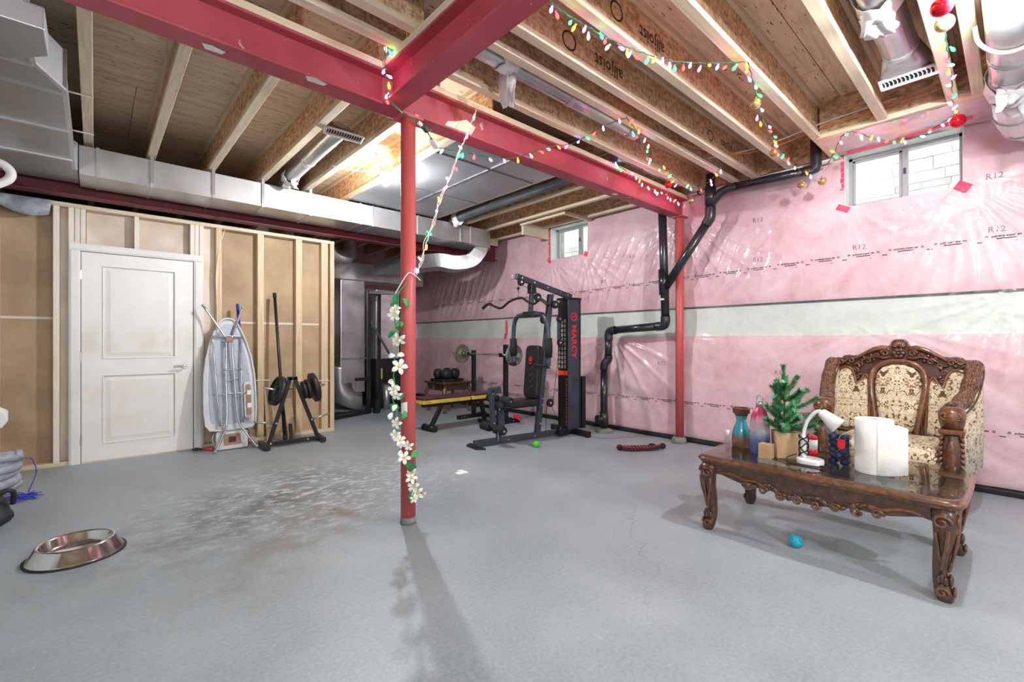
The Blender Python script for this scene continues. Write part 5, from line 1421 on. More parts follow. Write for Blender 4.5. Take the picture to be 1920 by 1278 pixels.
MB().add([V((-.055,-.02,.003)), V((.05,-.03,.003)), V((.06,.035,.004)), V((-.05,.04,.004)), V((.0,.0,.02)), V((-.055,-.02,0)), V((.05,-.03,0)), V((.06,.035,0)), V((-.05,.04,0))],
         [(0,1,4),(1,2,4),(2,3,4),(3,0,4),(5,8,7,6),(0,5,6,1),(1,6,7,2),(2,7,8,3),(3,8,5,0)]).build('sheet', 'paper', pp, local=True)
m = MB().bx(-.05, .0, -.018, .018, .0, .008, Matrix.Translation((.02, .03, .012)) @ Matrix.Rotation(.3, 4, 'Z')); m.build('fold', 'paper', pp, local=True)
rp = thing('tug_rope', 'black and red braided rope toy lying on the floor before the wall post', 'rope', (4.35, 2.72, 0))
for off, nm in ((.0, 'cord'), (.045, 'cord')):
    Q = bez([(4.17-off*.3, 2.87-off, .03), (4.25-off, 2.79-off, .028), (4.36-off, 2.71-off, .028), (4.46-off*.8, 2.62-off*.6, .03), (4.53, 2.59, .034)], 8)
    MB().tube(Q, .022, 10).build(nm, 'rope_black', rp)
    m = MB()
    for k in range(2):
        m.tube([p + (V((0, 0, 1))*math.sin(i*.75+k*PI) + V((.58, .6, 0))*math.cos(i*.75+k*PI))*.0215 for i, p in enumerate(bez(Q, 2))], .0045, 5)
    m.build('red_strand', 'print_red', rp)
for c in ((4.16, 2.86, .03), (4.545, 2.575, .036)): MB().ball(c, (.034, .034, .032), 12, 8).build('knot', 'rope_black', rp)
MB().tube([(4.44+.03*math.cos(a*PI/6), 2.64+.03*math.sin(a*PI/6), .055) for a in range(12)], .008, 6, closed=True).build('ring', 'black_rubber', rp)
# vacuum hose, net, bag at the left edge
hs = thing('vacuum_hose', 'coiled grey ribbed vacuum hose on the floor by the door wall', 'hose', (-.62, 5.0, 0))
Q = []
for i in range(150):
    a = i*.21; Q.append(V((-.70 + (.26+.02*math.sin(i*.31))*math.cos(a), 5.02 + .17*math.sin(a), .10 + .0014*i + .02*math.sin(a*1.0+i*.02))))
Q = [V((-.78, 4.80, .036)), V((-.62, 4.85, .05))] + Q + [V((-.6, 4.93, .335)), V((-.48, 4.95, .335)), V((-.43, 4.97, .33))]
QQ = bez(Q, 4)
MB().tube(QQ, [.030 + .0035*(i % 2) for i in range(len(QQ))], 10).build('hose', 'hose_grey', hs)
MB().tube([(-.44, 4.965, .332), (-.405, 4.975, .328)], .036, 12).build('cuff', 'hose_grey', hs)
MB().tube(bez([(-.58, 4.78, .12), (-.53, 4.80, .04), (-.50, 4.86, .02)], 4), .016, 8).build('wand_tip', 'white_plastic', hs)
cb = thing('blue_cord', 'tangle of thin blue cord on the floor beside the grey hose', 'cord', (-.42, 4.95, 0))
rr = random.Random(6); P_ = [(-.47, 4.9, .01)]
for i in range(40): P_.append((-.43 + .14*math.sin(i*1.9)*rr.random() + (.0 if i % 6 else .09), 4.97 + .16*math.cos(i*2.4)*rr.random(), .006+.02*rr.random()))
P_.append((-.30, 5.05, .008)); MB().tube(bez(P_, 5), .003, 5).build('strand', 'cord_blue', cb)
MB().tube(bez([(-.384, 4.99, .29), (-.355, 5.05, .27), (-.335, 5.09, .16), (-.375, 5.06, .02)], 6), .0035, 5).build('loose_end', 'cord_blue', cb)
bg_ = thing('black_bag', 'slumped black bag with a short handle on the floor', 'bag', (-.55, 4.28, 0))
m = MB()
secs = []
for i in range(9):
    t_ = i/8; z = .01 + .20*t_; k = math.sin(PI*(.22+.62*t_))
    secs.append([V((-.58 + .20*k*(1+.10*math.sin(3*a+i))*math.cos(a), 4.28 + .16*k*(1+.10*math.cos(2*a+i*.7))*math.sin(a), z + .02*math.sin(2*a))) for a in [2*PI*j/18 for j in range(18)]])
MB().loft(secs).build('body', 'bag_black', bg_); MB().tube(bez([(-.47, 4.24, .18), (-.42, 4.23, .235), (-.38, 4.25, .22), (-.385, 4.28, .14)], 5), .014, 8).build('handle', 'bag_black', bg_)
vb = thing('vacuum_bracket', 'white plastic bracket with a round disc standing by the grey hose', 'bracket', (-.60, 5.30, 0))
MB().prism([(-.10, 0), (.07, 0), (.10, .05), (.10, .13), (.06, .16), (-.10, .16)], 0, .05, frame((-.60, 5.30, .50), (1, 0, 0), (0, 0, 1))).build('plate', 'white_plastic', vb, bevel=.006)
MB().cyl((-.56, 5.30, .59), (-.56, 5.235, .59), .045, 18).build('disc', 'white_plastic', vb); MB().cyl((-.64, 5.33, 0), (-.64, 5.33, .55), .02, 10).build('stand', 'white_plastic', vb); MB().cyl((-.64, 5.33, 0), (-.64, 5.33, .015), .10, 16).build('foot', 'white_plastic', vb)
# ================================================================ ARMCHAIR (local: x forward, y towards picture right, z up)
ac = thing('armchair', 'ornate carved wooden armchair with brown and cream damask upholstery behind the coffee table', 'armchair', (4.27, .615, 0), PI)
def A(m, name, mat, bevel=0, parent=None, sub=0): return m.build(name, mat, parent or ac, bevel=bevel, local=True, sub=sub)
def bk(y, z, off=0.): return V((-.25 - .16*(z-.45) + off, y, z))
def mirror(h): return h + [(-a, b) for a, b in reversed(h) if abs(a) > 1e-6]
def back_prism(m, out, d0, d1):
    n = len(out); vs = [bk(a, b, d0) for a, b in out] + [bk(a, b, d1) for a, b in out]
    ar = sum(out[i][0]*out[(i+1) % n][1] - out[(i+1) % n][0]*out[i][1] for i in range(n))
    fs = [tuple(range(n)), tuple(reversed(range(n, 2*n)))] + [(i, n+i, n+(i+1) % n, (i+1) % n) for i in range(n)]
    if ar > 0: fs = [tuple(reversed(f)) for f in fs]
    return m.add(vs, fs)
def puff(out, h, off, mfun=bk):
    cy = sum(a for a, b in out)/len(out); cz = sum(b for a, b in out)/len(out); m = MB(); secs = []
    for k, t_ in ((1., 0.), (.985, .45), (.93, .72), (.80, .90), (.55, .98), (.25, 1.0), (.02, 1.0)):
        secs.append([mfun(cy + (a-cy)*k, cz + (b-cz)*k, off + h*t_) for a, b in out])
    ar = sum(out[i][0]*out[(i+1) % len(out)][1] - out[(i+1) % len(out)][0]*out[i][1] for i in range(len(out)))
    if ar < 0: secs = [list(reversed(s_)) for s_ in secs]
    return m.loft(secs, cap=False)
sil = [(0, 1.185), (.03, 1.182), (.05, 1.165), (.06, 1.135), (.085, 1.125), (.13, 1.12), (.18, 1.105), (.22, 1.075), (.255, 1.05), (.27, 1.055), (.295, 1.05), (.32, 1.055), (.355, 1.05), (.37, 1.03), (.40, 1.035), (.425, 1.02), (.44, .98), (.445, .80), (.42, .45), (.42, .30)]
A(back_prism(MB(), mirror(sil), -.07, -.012), 'back_frame', 'carved_wood', .008)
cen = mirror([(.0, .995), (.05, .99), (.10, .965), (.13, .92), (.142, .85), (.14, .78), (.125, .65), (.105, .52), (.09, .47)])
A(puff(cen, .05, -.012), 'back_cushion', 'damask')
sd_ = [(.165, .48), (.37, .46), (.395, .62), (.40, .80), (.385, .92), (.345, .955), (.30, .95), (.275, .90), (.262, .84), (.245, .82), (.225, .86), (.205, .90), (.178, .86), (.17, .70)]
for s_ in (-1, 1):
    A(puff([(s_*a, b) for a, b in sd_], .035, -.012), 'back_cushion', 'damask')
    for off, r_ in ((.0, .011), (.018, .008)):
        Q = [bk(s_*(a + (a-.29)*off*2.0), b + (b-.72)*off*1.2, .012) for a, b in sd_]
        A(MB().tube(bez(Q + [Q[0]], 3)[:-1], r_, 7, closed=True), 'cushion_moulding', 'carved_wood_light')
oc = [(a*1.14, .73 + (b-.73)*1.07) for a, b in cen]
A(MB().tube([bk(a, b, .018) for a, b in bez([V((a, b, 0)) for a, b in [(p[0], p[1]) for p in oc]] + [V((oc[0][0], oc[0][1], 0))], 2)[:-1] for a, b in ((a, b),)] if False else [bk(p.x, p.y, .018) for p in bez([V((a, b, 0)) for a, b in oc] + [V((oc[0][0], oc[0][1], 0))], 3)[:-1]], .021, 9, closed=True), 'center_moulding', 'carved_wood_light')
# beads round the centre pad
m = MB()
for p in bez([V((a*1.03, .73+(b-.73)*1.02, 0)) for a, b in cen] + [V((cen[0][0]*1.03, cen[0][1], 0))], 6): m.ball(bk(p.x, p.y, .018), .0045, 6, 4)
tag(A(m, 'nail_heads', 'carved_wood'), kind='stuff')
# crest: shell, rosette, scrolls, leaves
shell = MB()
for k in range(7):
    a = PI*(.12 + .76*k/6); shell.tube([bk(.0+.012*math.cos(a), 1.115+.012*math.sin(a), .012), bk(.04*math.cos(a), 1.115+.058*math.sin(a), .010)], [.006, .012], 7)
A(shell, 'crest_shell', 'carved_wood_light')
ros = MB()
for k in range(6): ros.ball(bk(.026*math.cos(k*PI/3), 1.075+.026*math.sin(k*PI/3), .014), (.012, .018, .018), 9, 6)
ros.ball(bk(0, 1.075, .024), .014, 9, 6); A(ros, 'crest_rosette', 'carved_wood')
uY, uZ = V((0, 1, 0)), V((0, 0, 1))
for s_ in (-1, 1):
    def scr(y, z, r_, turns, th, flip=1): return A(MB().tube(spiral(bk(s_*y, z, .012), r_, r_*.22, turns, uY*s_*flip, uZ, 22), [th*(1-.45*i/22) for i in range(23)], 7), 'scroll', 'carved_wood_light')
    A(MB().tube([bk(s_*a, b, .014) for a, b in ((.06, 1.11), (.10, 1.118), (.15, 1.105), (.20, 1.075), (.25, 1.045), (.275, 1.02))], [.018, .02, .018, .015, .012, .007], 8), 'crest_rail', 'carved_wood_light')
    A(MB().tube([bk(s_*a, b, .016) for a, b in ((.05, 1.045), (.09, 1.035), (.13, 1.05), (.165, 1.04), (.20, 1.01))], [.010, .014, .012, .010, .006], 8), 'crest_leaf', 'carved_wood')
    scr(.085, 1.075, .026, 1.3, .009); scr(.135, 1.06, .020, -1.2, .008); scr(.19, 1.015, .024, 1.3, .009); scr(.235, .99, .018, -1.2, .007); scr(.30, 1.01, .024, 1.3, .009); scr(.345, 1.02, .022, -1.3, .009); scr(.395, .985, .028, 1.4, .011); scr(.26, .935, .020, 1.2, .008); scr(.255, .88, .018, -1.2, .007); scr(.25, .83, .016, 1.1, .007)
    lm = MB(); rr = random.Random(3)
    for y, z in ((.11, 1.04), (.15, 1.02), (.17, 1.055), (.215, 1.04), (.225, 1.01), (.265, .985), (.28, 1.03), (.32, .985), (.325, 1.035), (.36, .985), (.375, 1.015), (.42, .955), (.41, 1.01), (.245, .965), (.275, .90), (.235, .90), (.265, .855), (.43, .92)):
        a = rr.uniform(0, PI); lm.ball(bk(s_*y, z, .006), (.012, .020, .011), 8, 6, Matrix.Rotation(a, 3, 'X'))
    tag(A(lm, 'leaf_carving', 'carved_wood'), kind='stuff')
    # arm: upholstered wing, feathered top roll, carved front
    xs_ = [(-.30, 1.0, .43), (-.22, .955, .43), (-.12, .88, .42), (0., .80, .40), (.10, .755, .375), (.20, .735, .355), (.26, .73, .345)]
    secs = []
    for x, z, y in xs_:
        o_, i_ = (y+.03), (y-.055)
        q = [(x, s_*i_, .30), (x, s_*o_, .30), (x, s_*(o_+.005), (z+.3)/2), (x, s_*o_, z-.03), (x, s_*(o_-.03), z), (x, s_*(i_+.02), z), (x, s_*i_, z-.03), (x, s_*(i_-.003), (z+.3)/2)]
        secs.append(q if s_ > 0 else list(reversed(q)))
    A(MB().loft(secs), 'arm_upholstery', 'damask')
    A(MB().tube(bez([(x-.005, s_*(y-.012), z-.002) for x, z, y in xs_], 5), [.046 + .004*math.sin(i*.8) for i in range(31)], 12), 'arm_roll', 'feather')
    bd = MB()
    for p in bez([(x, s_*(y+.034), z-.035) for x, z, y in xs_], 8): bd.ball(p, .007, 6, 4)
    for p in bez([(x+.005, s_*(y-.058), z-.04) for x, z, y in xs_], 8): bd.ball(p, .006, 6, 4)
    for k in range(20): bd.ball((.275, s_*.392, .32+.021*k), .007, 6, 4)
    tag(A(bd, 'bead_trim', 'carved_wood'), kind='stuff')
    fa = A(MB().loft([[V((.262 + dx, s_*(.342 + .5*w_*math.cos(a)), z + .0*a)) + V((.055*kk*math.sin(a), 0, 0)) for a in [2*PI*j/16 for j in range(16)]] for z, w_, dx, kk in ((.24, .085, .0, .7), (.30, .11, .006, .9), (.40, .125, .014, 1.1), (.50, .115, .012, 1.05), (.57, .085, .004, .8), (.585, .08, .003, .8))]), 'arm_front', 'carved_wood')
    A(MB().bx(.205, .325, s_*.342-.062, s_*.342+.062, .583, .615), 'arm_collar', 'carved_wood_light', .008)
    A(MB().loft([[V((.262+dx+.06*kk*math.sin(a), s_*(.342+.5*w_*math.cos(a)), z)) for a in [2*PI*j/16 for j in range(16)]] for z, w_, dx, kk in ((.612, .10, 0, .8), (.66, .125, .01, 1.), (.71, .135, .012, 1.1), (.745, .11, .0, .9), (.757, .05, -.01, .4))]), 'arm_knuckle', 'carved_wood_light')
    for dy in (-.032, .032):
        A(MB().tube(spiral((.325, s_*.342+dy, .70), .028, .006, 1.3, (0, 1, 0), (0, 0, -1), 16), .008, 7), 'scroll', 'carved_wood_light')
    lm = MB()
    for k in range(9):
        z = .29 + .033*k
        for dy in (-1, 1): lm.ball((.30+.012*math.sin(k*.5), s_*.342+dy*(.052-.004*abs(k-4)*.3), z), (.016, .010, .020), 7, 5, Matrix.Rotation(dy*.5, 3, 'X'))
    lm.ball((.325, s_*.342, .44), (.016, .022, .11), 10, 8)
    tag(A(lm, 'leaf_carving', 'carved_wood_light'), kind='stuff')
# seat
seat_o = rrect(.60, .60, .06)
m = MB(); secs = []
for k, z in ((.97, .36), (1., .385), (1., .425), (.95, .455), (.8, .475), (.5, .487), (.1, .49)):
    secs.append([V((.015 + a*k, b*k, z)) for a, b in seat_o])
m.loft(secs); A(m, 'seat_cushion', 'damask')
A(MB().bx(-.28, .30, -.33, .33, .25, .365), 'seat_rail', 'carved_wood', .012)
rail = MB()
for k in range(11): rail.ball((.305, -.28+.056*k, .29+.02*math.cos(k*.9)), (.014, .028, .018), 8, 6)
tag(A(rail, 'rail_carving', 'carved_wood_light'), kind='stuff')
for sx, sy in ((1, 1), (1, -1), (-1, 1), (-1, -1)):
    Q = bez([(sx*.25, sy*.30, .28), (sx*.275, sy*.325, .20), (sx*.255, sy*.305, .08), (sx*.28, sy*.325, .0)], 5)
    A(MB().tube(Q, [.042 - .018*math.sin(PI*.55*i/(len(Q)-1)) + (.008 if i > len(Q)-3 else 0) for i in range(len(Q))], 10), 'leg', 'carved_wood')

# ================================================================ COFFEE TABLE
ct = thing('coffee_table', 'long carved wooden coffee table with a glass top on cabriole legs', 'table', (3.17, .75, 0))
CX0, CX1, CY0, CY1 = 2.79, 3.56, .145, 1.365
tcx, tcy = (CX0+CX1)/2, (CY0+CY1)/2
def outline(ins, r=.07):
    """rectangle with rounded, slightly stepped corners and gently bowed long sides"""
    w_, h_ = (CX1-CX0)/2-ins, (CY1-CY0)/2-ins; out = []
    for sx, sy, a0 in ((1, 1, 0), (-1, 1, PI/2), (-1, -1, PI), (1, -1, 1.5*PI)):
        for i in range(7):
            a = a0 + PI/2*i/6; out.append((sx*(w_-r) + r*math.cos(a), sy*(h_-r) + r*math.sin(a)))
    res = []
    for i, (a, b) in enumerate(out):
        a2, b2 = out[(i+1) % len(out)]; res.append((a, b))
        if math.hypot(a2-a, b2-b) > .2:
            for k in range(1, 10):
                t_ = k/10; x, y = a+(a2-a)*t_, b+(b2-b)*t_
                bow = .012*(math.cos(2*PI*(t_-.5)*2)*.5 - .2) if abs(b2-b) > abs(a2-a) else .006*math.sin(PI*t_)
                n_ = V((b2-b, a-a2, 0)).normalized(); res.append((x + n_.x*bow, y + n_.y*bow))
    return [(tcx+a, tcy+b) for a, b in res]
def ring_loft(levels):
    m = MB(); secs = [[V((a, b, z)) for a, b in outline(ins, r_)] for ins, z, r_ in levels]
    return m.loft(secs, cap=False)
A2 = lambda m, n_, mat, bevel=0, par=None: m.build(n_, mat, par or ct, bevel=bevel)
A2(ring_loft([(.105, .412, .03), (.022, .412, .06), (.012, .418, .065), (.018, .426, .06), (.002, .432, .07), (.0, .442, .07), (.012, .450, .065), (.016, .455, .06), (.105, .455, .03), (.105, .412, .03)]), 'top_frame', 'carved_wood_light')
gm = MB().prism(outline(.014, .065), .4555, .467); A2(gm, 'glass_top', 'table_glass', .002)
def apron(p0, p1, nrm, scal, carved):
    p0, p1, nrm = V(p0), V(p1), V(nrm); L = (p1-p0).length; u = (p1-p0).normalized()
    top = [(0, .414), (L, .414)]; n = 28; bot = []
    for i in range(n+1):
        t_ = i/n; e = abs(t_-.5)*2
        z = .352 - scal*(.5+.5*math.cos(PI*e)) - .010*math.cos(e*PI*3)*(1 if e > .25 else .4)
        if e > .93: z -= .012
        bot.append((L*t_, z))
    pts = top + list(reversed(bot)); Mx = Matrix((u, V((0, 0, 1)), nrm)).transposed().to_4x4(); Mx.translation = p0
    n2 = len(pts); m = MB(); vs = [Mx @ V((a, b, 0)) for a, b in pts] + [Mx @ V((a, b, .022)) for a, b in pts]
    m.add(vs, [tuple(range(n2)), tuple(reversed(range(n2, 2*n2)))] + [(i, n2+i, n2+(i+1) % n2, (i+1) % n2) for i in range(n2)])
    o = A2(m, 'apron', 'carved_wood'); bm = bmesh.new(); bm.from_mesh(o.data); bmesh.ops.recalc_face_normals(bm, faces=bm.faces); bm.to_mesh(o.data); bm.free()
    if carved:
        rr = random.Random(9); cm = MB()
        for k in range(17):
            s_ = (k-8)/8.; c = p0 + u*(L*(.5+.31*s_)) + nrm*(.026) + V((0, 0, .322 - .016*math.cos(k*1.1) + .02*abs(s_)))
            Rm = Matrix.Rotation(rr.uniform(-.8, .8), 3, nrm)
            cm.ball(c, (.010+abs(u.x)*.016, .010+abs(u.y)*.016, .014), 9, 6, Rm)
        tag(A2(cm, 'fruit_carving', 'carved_wood', par=o), kind='stuff')
        for k in range(8):
            s_ = (k-3.5)/3.5; c = p0 + u*(L*(.5+.30*s_)) + nrm*.028 + V((0, 0, .300 + .028*abs(s_)))
            A2(MB().tube(spiral(c, .024, .006, 1.25 if k % 2 else -1.25, u, (0, 0, 1), 16), .0075, 6), 'scroll', 'carved_wood_light', par=o)
        for s_ in (-1, 1):
            Q = [p0 + u*(L*(.5+s_*t_)) + nrm*.024 + V((0, 0, z)) for t_, z in ((.20, .345), (.26, .36), (.32, .355), (.37, .37), (.42, .375), (.46, .365))]
            A2(MB().tube(bez(Q, 4), .009, 7), 'vine_carving', 'carved_wood_light', par=o)
    return o
LX0, LX1, LY0, LY1 = 2.845, 3.495, .225, 1.285
apron((LX0-.005, LY1-.03, 0), (LX0-.005, LY0+.03, 0), (-1, 0, 0), .05, True)
apron((LX1+.005, LY0+.03, 0), (LX1+.005, LY1-.03, 0), (1, 0, 0), .05, True)
apron((LX0+.03, LY0-.005, 0), (LX1-.03, LY0-.005, 0), (0, -1, 0), .03, True)
apron((LX1-.03, LY1+.005, 0), (LX0+.03, LY1+.005, 0), (0, 1, 0), .03, True)
def cabriole(x, y, sx, sy):
    d = V((sx, sy, 0)).normalized(); secs = []
    for z, off, w_ in ((.415, .000, .088), (.385, .006, .092), (.34, .014, .088), (.28, .010, .076), (.20, -.006, .062), (.13, -.014, .054), (.08, -.010, .056), (.05, .002, .066), (.025, .012, .068), (.006, .014, .056), (.0, .012, .046)):
        c = V((x, y, z)) + d*off; q = []
        for k in range(16):
            a = 2*PI*k/16; ca, sa = math.cos(a), math.sin(a); p = .75
            q.append(c + V((math.copysign(abs(ca)**p, ca), math.copysign(abs(sa)**p, sa), 0))*(w_/2))
        secs.append(q)
    lg_ = A2(MB().loft(list(reversed(secs))), 'leg', 'carved_wood')
    for nx, ny in ((sx, 0), (0, sy)):     # carving on the two outer faces
        nv = V((nx, ny, 0)); u = V((0, 0, 1)).cross(nv)
        f = lambda t_, z, o_: V((x, y, z)) + u*t_ + nv*o_
        A2(MB().tube(spiral(f(0, .36, .053), .034, .007, 1.3, u, (0, 0, 1), 18), .008, 7), 'knee_scroll', 'carved_wood_light', par=lg_)
        A2(MB().tube(bez([f(.022, .33, .052), f(.016, .26, .046), f(.004, .20, .035), f(-.004, .13, .022)], 4), [.009]*6+[.007]*6+[.005], 7), 'vine_carving', 'carved_wood_light', par=lg_)
        A2(MB().tube(bez([f(-.02, .31, .052), f(-.014, .25, .044), f(-.006, .18, .032)], 4), .006, 6), 'vine_carving', 'carved_wood_light', par=lg_)
        A2(MB().tube(spiral(f(0, .042, .040), .024, .006, 1.2, u, (0, 0, 1), 16), .007, 7), 'foot_scroll', 'carved_wood_light', par=lg_)
        lm = MB()
        for k in range(3): lm.ball(f(-.012+.012*k, .10-.008*abs(k-1), .028), (.010, .010, .024), 7, 5)
        tag(A2(lm, 'leaf_carving', 'carved_wood', par=lg_), kind='stuff')
for x, y, sx, sy in ((LX0, LY0, -1, -1), (LX0, LY1, -1, 1), (LX1, LY0, 1, -1), (LX1, LY1, 1, 1)): cabriole(x, y, sx, sy)

# ================================================================ THINGS ON THE TABLE
ZT = .467
def lat_thing(name, label, cat, x, y): return thing(name, label, cat, (x, y, ZT))
va = lat_thing('vase', 'hourglass-shaped blue glazed vase with bronze base and rim', 'vase', 3.19, 1.235)
MB().lathe([(.0, .0), (.050, .0), (.056, .006), (.059, .03), (.056, .085), (.048, .12), (.034, .155), (.030, .172), (.034, .195), (.044, .222), (.047, .226)], 32).build('body', 'vase_glaze', va, local=True)
MB().lathe([(.044, .220), (.052, .224), (.052, .250), (.056, .254), (.056, .258), (.046, .258), (.044, .23)], 32).build('rim_band', 'vase_bronze', va, local=True)
sp_ = lat_thing('spray_vial', 'slim clear plastic spray vial beside the blue vase', 'bottle', 3.06, 1.27)
MB().lathe([(.013, 0), (.014, .004), (.014, .075), (.009, .085), (.009, .09)], 16).build('tube', 'clear_plastic', sp_, local=True); MB().lathe([(.011, .088), (.011, .118), (.008, .122), (.0, .122)], 16).build('cap', 'white_plastic', sp_, local=True)
bo = lat_thing('water_bottle', 'tall ribbed bottle fading from blue to pink with a ring cap', 'bottle', 3.09, 1.085)
secs = []
for z, r_ in ((0, .05), (.006, .056), (.10, .058), (.18, .055), (.23, .048), (.265, .036), (.285, .022), (.295, .018)):
    secs.append([V(((r_+.003*math.cos(8*a))*math.cos(a), (r_+.003*math.cos(8*a))*math.sin(a), z)) for a in [2*PI*k/48 for k in range(48)]])
MB().loft(secs).build('body', 'bottle_glass', bo, local=True)
MB().lathe([(.021, .290), (.021, .318), (.016, .324), (.0, .324)], 18).build('cap', 'steel_tube', bo, local=True); MB().tube([(0, .018*math.cos(a*PI/8), .342+.020*math.sin(a*PI/8)) for a in range(16)], .004, 6, closed=True).build('carry_ring', 'steel_tube', bo, local=True)
sb_ = lat_thing('small_box', 'small plain cardboard box beside the potted fir', 'box', 3.05, 1.0)
sb_.location = (2.995, 1.015, ZT); FR[sb_.name] = Matrix.Translation((2.995, 1.015, ZT))
MB().bx(-.030, .030, -.035, .035, 0, .085).build('carton', 'cardboard', sb_, local=True, bevel=.002); MB().bx(-.031, .031, -.003, .003, .0848, .0856).build('flap_seam', 'cardboard_side', sb_, local=True)
fr = lat_thing('potted_fir', 'small artificial fir tree in a square kraft-paper pot', 'plant', 3.105, .948)
PR = Matrix.Rotation(.553, 4, 'Z')
MB().loft([[PR @ V((a*.056, b*.056, 0)) for a, b in ((-1,-1),(1,-1),(1,1),(-1,1))], [PR @ V((a*.061, b*.061, .155)) for a, b in ((-1,-1),(1,-1),(1,1),(-1,1))]]).build('pot', 'cardboard', fr, local=True, bevel=.003)
MB().bx(-.055, .055, -.055, .055, .146, .152, PR).build('pot_fill', 'twig', fr, local=True)
MB().tube([(0, 0, .15), (.004, .003, .30), (.0, .0, .47)], [.008, .006, .003], 7).build('trunk', 'twig', fr, local=True)
rr = random.Random(5)
# branches stop short of the bottle and of the lamp's stem and shade (positions relative to the pot)
NEAR = [(V((-.015, .137, 0)), .066, .335), (V((-.070, -.118, 0)), .020, .26), (V((-.070, -.16, 0)), .02, .32), (V((-.070, -.225, 0)), .055, .34)]
def reach(b0, b1):
    for k in range(20, 2, -1):
        ok = True
        for j in range(1, 13):
            p = b0.lerp(b1, k/20*j/12)
            for c, r_, zt in NEAR:
                if p.z < zt and math.hypot(p.x-c.x, p.y-c.y) < r_ + .024: ok = False
        if ok: return b0.lerp(b1, k/20)
    return b0.lerp(b1, .15)
def branch(b0, b1, n, L):
    b0, b1 = V(b0), V(b1); b1 = reach(b0, b1); mid = (b0+b1)/2 + V((0, 0, -.015)); Q = bez([b0, mid, b1], 5)
    br_ = MB().tube(Q, .0028, 5).build('branch', 'twig', fr, local=True); m = MB()
    for i in range(n):
        t_ = .12 + .88*i/n; k = min(int(t_*(len(Q)-1)), len(Q)-2); p = Q[k].lerp(Q[k+1], t_*(len(Q)-1)-k); ax = (Q[k+1]-Q[k]).normalized()
        u = ax.orthogonal().normalized(); w_ = ax.cross(u); a = i*2.39996 + rr.random(); d = (u*math.cos(a) + w_*math.sin(a))*.8 + ax*.75; d = d.normalized()*L*rr.uniform(.7, 1.1)
        s_ = d.cross(ax).normalized()*.0021
        m.add([p-s_, p+s_, p+d*.6+s_*.9, p+d, p+d*.6-s_*.9], [(0, 1, 2, 3, 4)])
    tag(m.build('needles', 'needle', br_, local=True), kind='stuff')
for lv, (z, R_, nb, up__) in enumerate(((.175, .165, 7, .05), (.225, .165, 7, .07), (.285, .13, 6, .075), (.345, .10, 5, .075), (.40, .065, 4, .07))):
    for k in range(nb):
        a = 2*PI*k/nb + lv*.9 + rr.uniform(-.2, .2); q = R_*rr.uniform(.85, 1.1)*(.72 if math.sin(a) > .3 else 1.15 if math.sin(a) < -.3 else 1.)
        branch((0, 0, z), (q*math.cos(a), q*math.sin(a), z+up__*rr.uniform(.6, 1.3)), 300, .034)
branch((0, 0, .40), (.005, .01, .55), 340, .030)
dl = lat_thing('desk_lamp', 'white gooseneck desk lamp with its black cord wrapped round the stem', 'lamp', 3.035, .795)
MB().prism(rrect(.12, .135, .058), 0, .032).build('base', 'white_plastic', dl, local=True, bevel=.008)
neck = bez([(.0, .030, .03), (.0, .034, .11), (.0, .030, .19), (.0, .008, .255), (.0, -.03, .300), (.0, -.056, .304)], 6)
MB().tube(neck, [.016]*10 + [.010]*(len(neck)-10), 12).build('stem', 'white_plastic', dl, local=True)
MB().lathe([(.0, .046), (.018, .046), (.024, .04), (.028, .02), (.047, -.065), (.045, -.064), (.025, .018)], 28, frame((0, -.086, .274), (1, 0, 0), (0, .66, -.75)) @ Matrix.Rotation(0, 4, 'X')).build('shade', 'white_plastic', dl, local=True)
cw = [V((-.003+.022*math.cos(i*.55), .032+.024*math.sin(i*.55), .04+.0022*i+.012*math.sin(i*1.3))) for i in range(60)]
MB().tube(bez([V((.02, .02, .05))] + cw, 2), .0035, 6).build('cord', 'black_rubber', dl, local=True)
MB().tube(bez([(-.03, .06, .05), (-.06, .10, .03), (-.075, .09, .006), (-.08, .0, .005), (-.075, -.06, .006), (-.07, -.075, .012)], 6), .0035, 6).build('loose_cord', 'black_rubber', dl, local=True); MB().box((-.072, -.08, .009), (.02, .03, .014)).build('plug', 'black_rubber', dl, local=True, bevel=.003)
cn_ = lat_thing('spray_can', 'small red and white canister behind the desk lamp', 'can', 3.29, .85)
MB().cyl((0, 0, 0), (0, 0, .035), .027, 20).build('lower_band', 'red', cn_, local=True); MB().cyl((0, 0, .035), (0, 0, .095), .0268, 20).build('label_band', 'paper', cn_, local=True); MB().lathe([(.027, .095), (.027, .108), (.022, .116), (.0, .118)], 20).build('cap', 'red', cn_, local=True)
tu = lat_thing('bauble_tub', 'clear square tub packed with navy baubles', 'tub', 3.13, .675)
m = MB()
w_ = .056
for a0, a1, b0, b1 in ((-w_, -w_+.002, -w_, w_), (w_-.002, w_, -w_, w_), (-w_, w_, -w_, -w_+.002), (-w_, w_, w_-.002, w_)): m.bx(a0, a1, b0, b1, 0, .181)
m.bx(-w_, w_, -w_, w_, 0, .002); m.build('walls', 'clear_plastic', tu, local=True); MB().bx(-w_-.002, w_+.002, -w_-.002, w_+.002, .181, .185).build('lid', 'clear_plastic', tu, local=True)
Mx = frame((-w_-.001, -.02, .125), (0, -1, 0), (0, 0, 1)); mm = MB().prism([(-.018, .03), (-.018, -.012), (0, -.026), (.018, -.012), (.018, .03)], 0., .0015, Mx); mm.build('sticker', 'red', tu, local=True)
bl = None
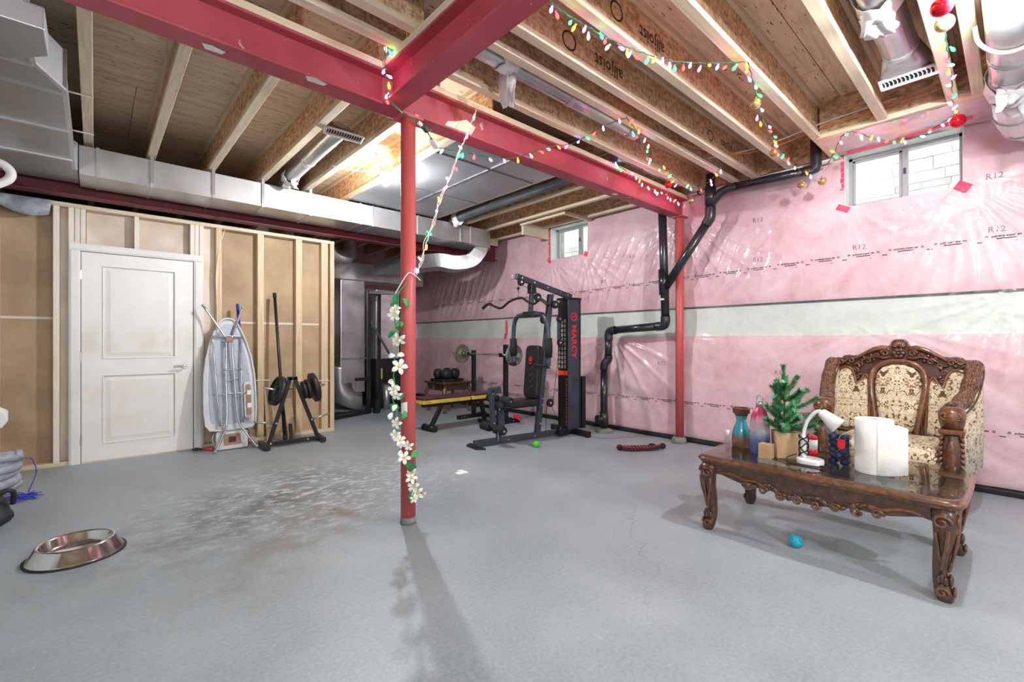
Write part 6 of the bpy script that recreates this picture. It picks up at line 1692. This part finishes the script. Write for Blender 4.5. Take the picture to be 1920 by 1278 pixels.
for k in range(5):
    for i in range(2):
        for j in range(2):
            dx, dy = ((-.0285+.057*i, -.0285+.057*j) if k % 2 == 0 else ((-.0325+.065*j, 0) if i else (0, -.0325+.065*j)))
            q = (3.13 + dx, .675 + dy, ZT+.0242+.0335*k)
            if bl is None: bl = MB().ball((0, 0, 0), .022, 16, 12).build('bauble', 'bauble_navy', at=q, local=True)
            else:
                o = bl.copy(); COL.objects.link(o); o.location = q
for o in list(COL.objects):
    if o.name.startswith('bauble') and o.type == 'MESH' and o.parent is None:
        tag(o, 'navy blue bauble inside the clear square tub on the coffee table', 'bauble', 'navy baubles in the clear tub')
tw = lat_thing('paper_towel_roll', 'large white paper towel roll standing with its loose sheet curling off', 'paper towel', 3.10, .515)
prof = [(.022, .0), (.082, .0), (.085, .004), (.085, .281), (.082, .285), (.022, .285), (.020, .27), (.020, .01), (.022, .0)]
MB().lathe(prof, 48).build('roll', 'paper', tw, local=True); MB().lathe([(.0225, .002), (.0225, .284), (.0195, .284), (.0195, .002)], 20).build('core', 'cardboard', tw, local=True)
# loose sheet: leaves the roll on the camera side and curls out to the right
m = MB(); vs = []; n = 16
for i in range(n+1):
    t_ = i/n; a = PI + .3 + 1.15*t_; rr_ = .087 + .045*t_*t_
    x, y = rr_*math.cos(a), rr_*math.sin(a) - .012*t_*t_
    for z in (.002+.012*t_*t_, .10, .20, .283-.03*t_*t_): vs.append((x + .004*math.sin(z*20)*t_, y, z))
m.add(vs, [(4*i+j, 4*(i+1)+j, 4*(i+1)+j+1, 4*i+j+1) for i in range(n) for j in range(3)], True)
o = m.build('loose_sheet', 'paper', tw, local=True); s_ = o.modifiers.new('s', 'SOLIDIFY'); s_.thickness = .0015

# lettering on a joist web, upside down as delivered, with its round stamp
def web_print(y, x, z, body, size, wobj):
    vs, fs = text_mesh(body, size, .01); Mx = Matrix.Translation((x, y-.0062, z)) @ Matrix(((-1,0,0,0),(0,0,1,0),(0,-1,0,0),(0,0,0,1)))
    MB().add([Mx @ V((a, b, 0)) for a, b in vs], fs).build('printed_lettering', 'ink_wood', wobj)
    cx = x - len(body)*size*.42
    R = lambda r_: [Mx @ V(((cx-x)*-1 + r_*math.cos(a*PI/10), r_*.9*math.sin(a*PI/10), 0)) for a in range(20)]
    MB().add(R(size*.55)+R(size*.44), [(i, (i+1) % 20, 20+(i+1) % 20, 20+i) for i in range(20)]).build('printed_stamp', 'ink_wood', wobj)
web_print(1.82, 2.52, 2.98, 'alljoist', .12, jl[1.82]); web_print(1.49, 2.50, 2.99, 'alljoist', .11, jl[1.49]); web_print(1.82, 4.35, 2.98, 'alljoist', .10, jl[1.82])
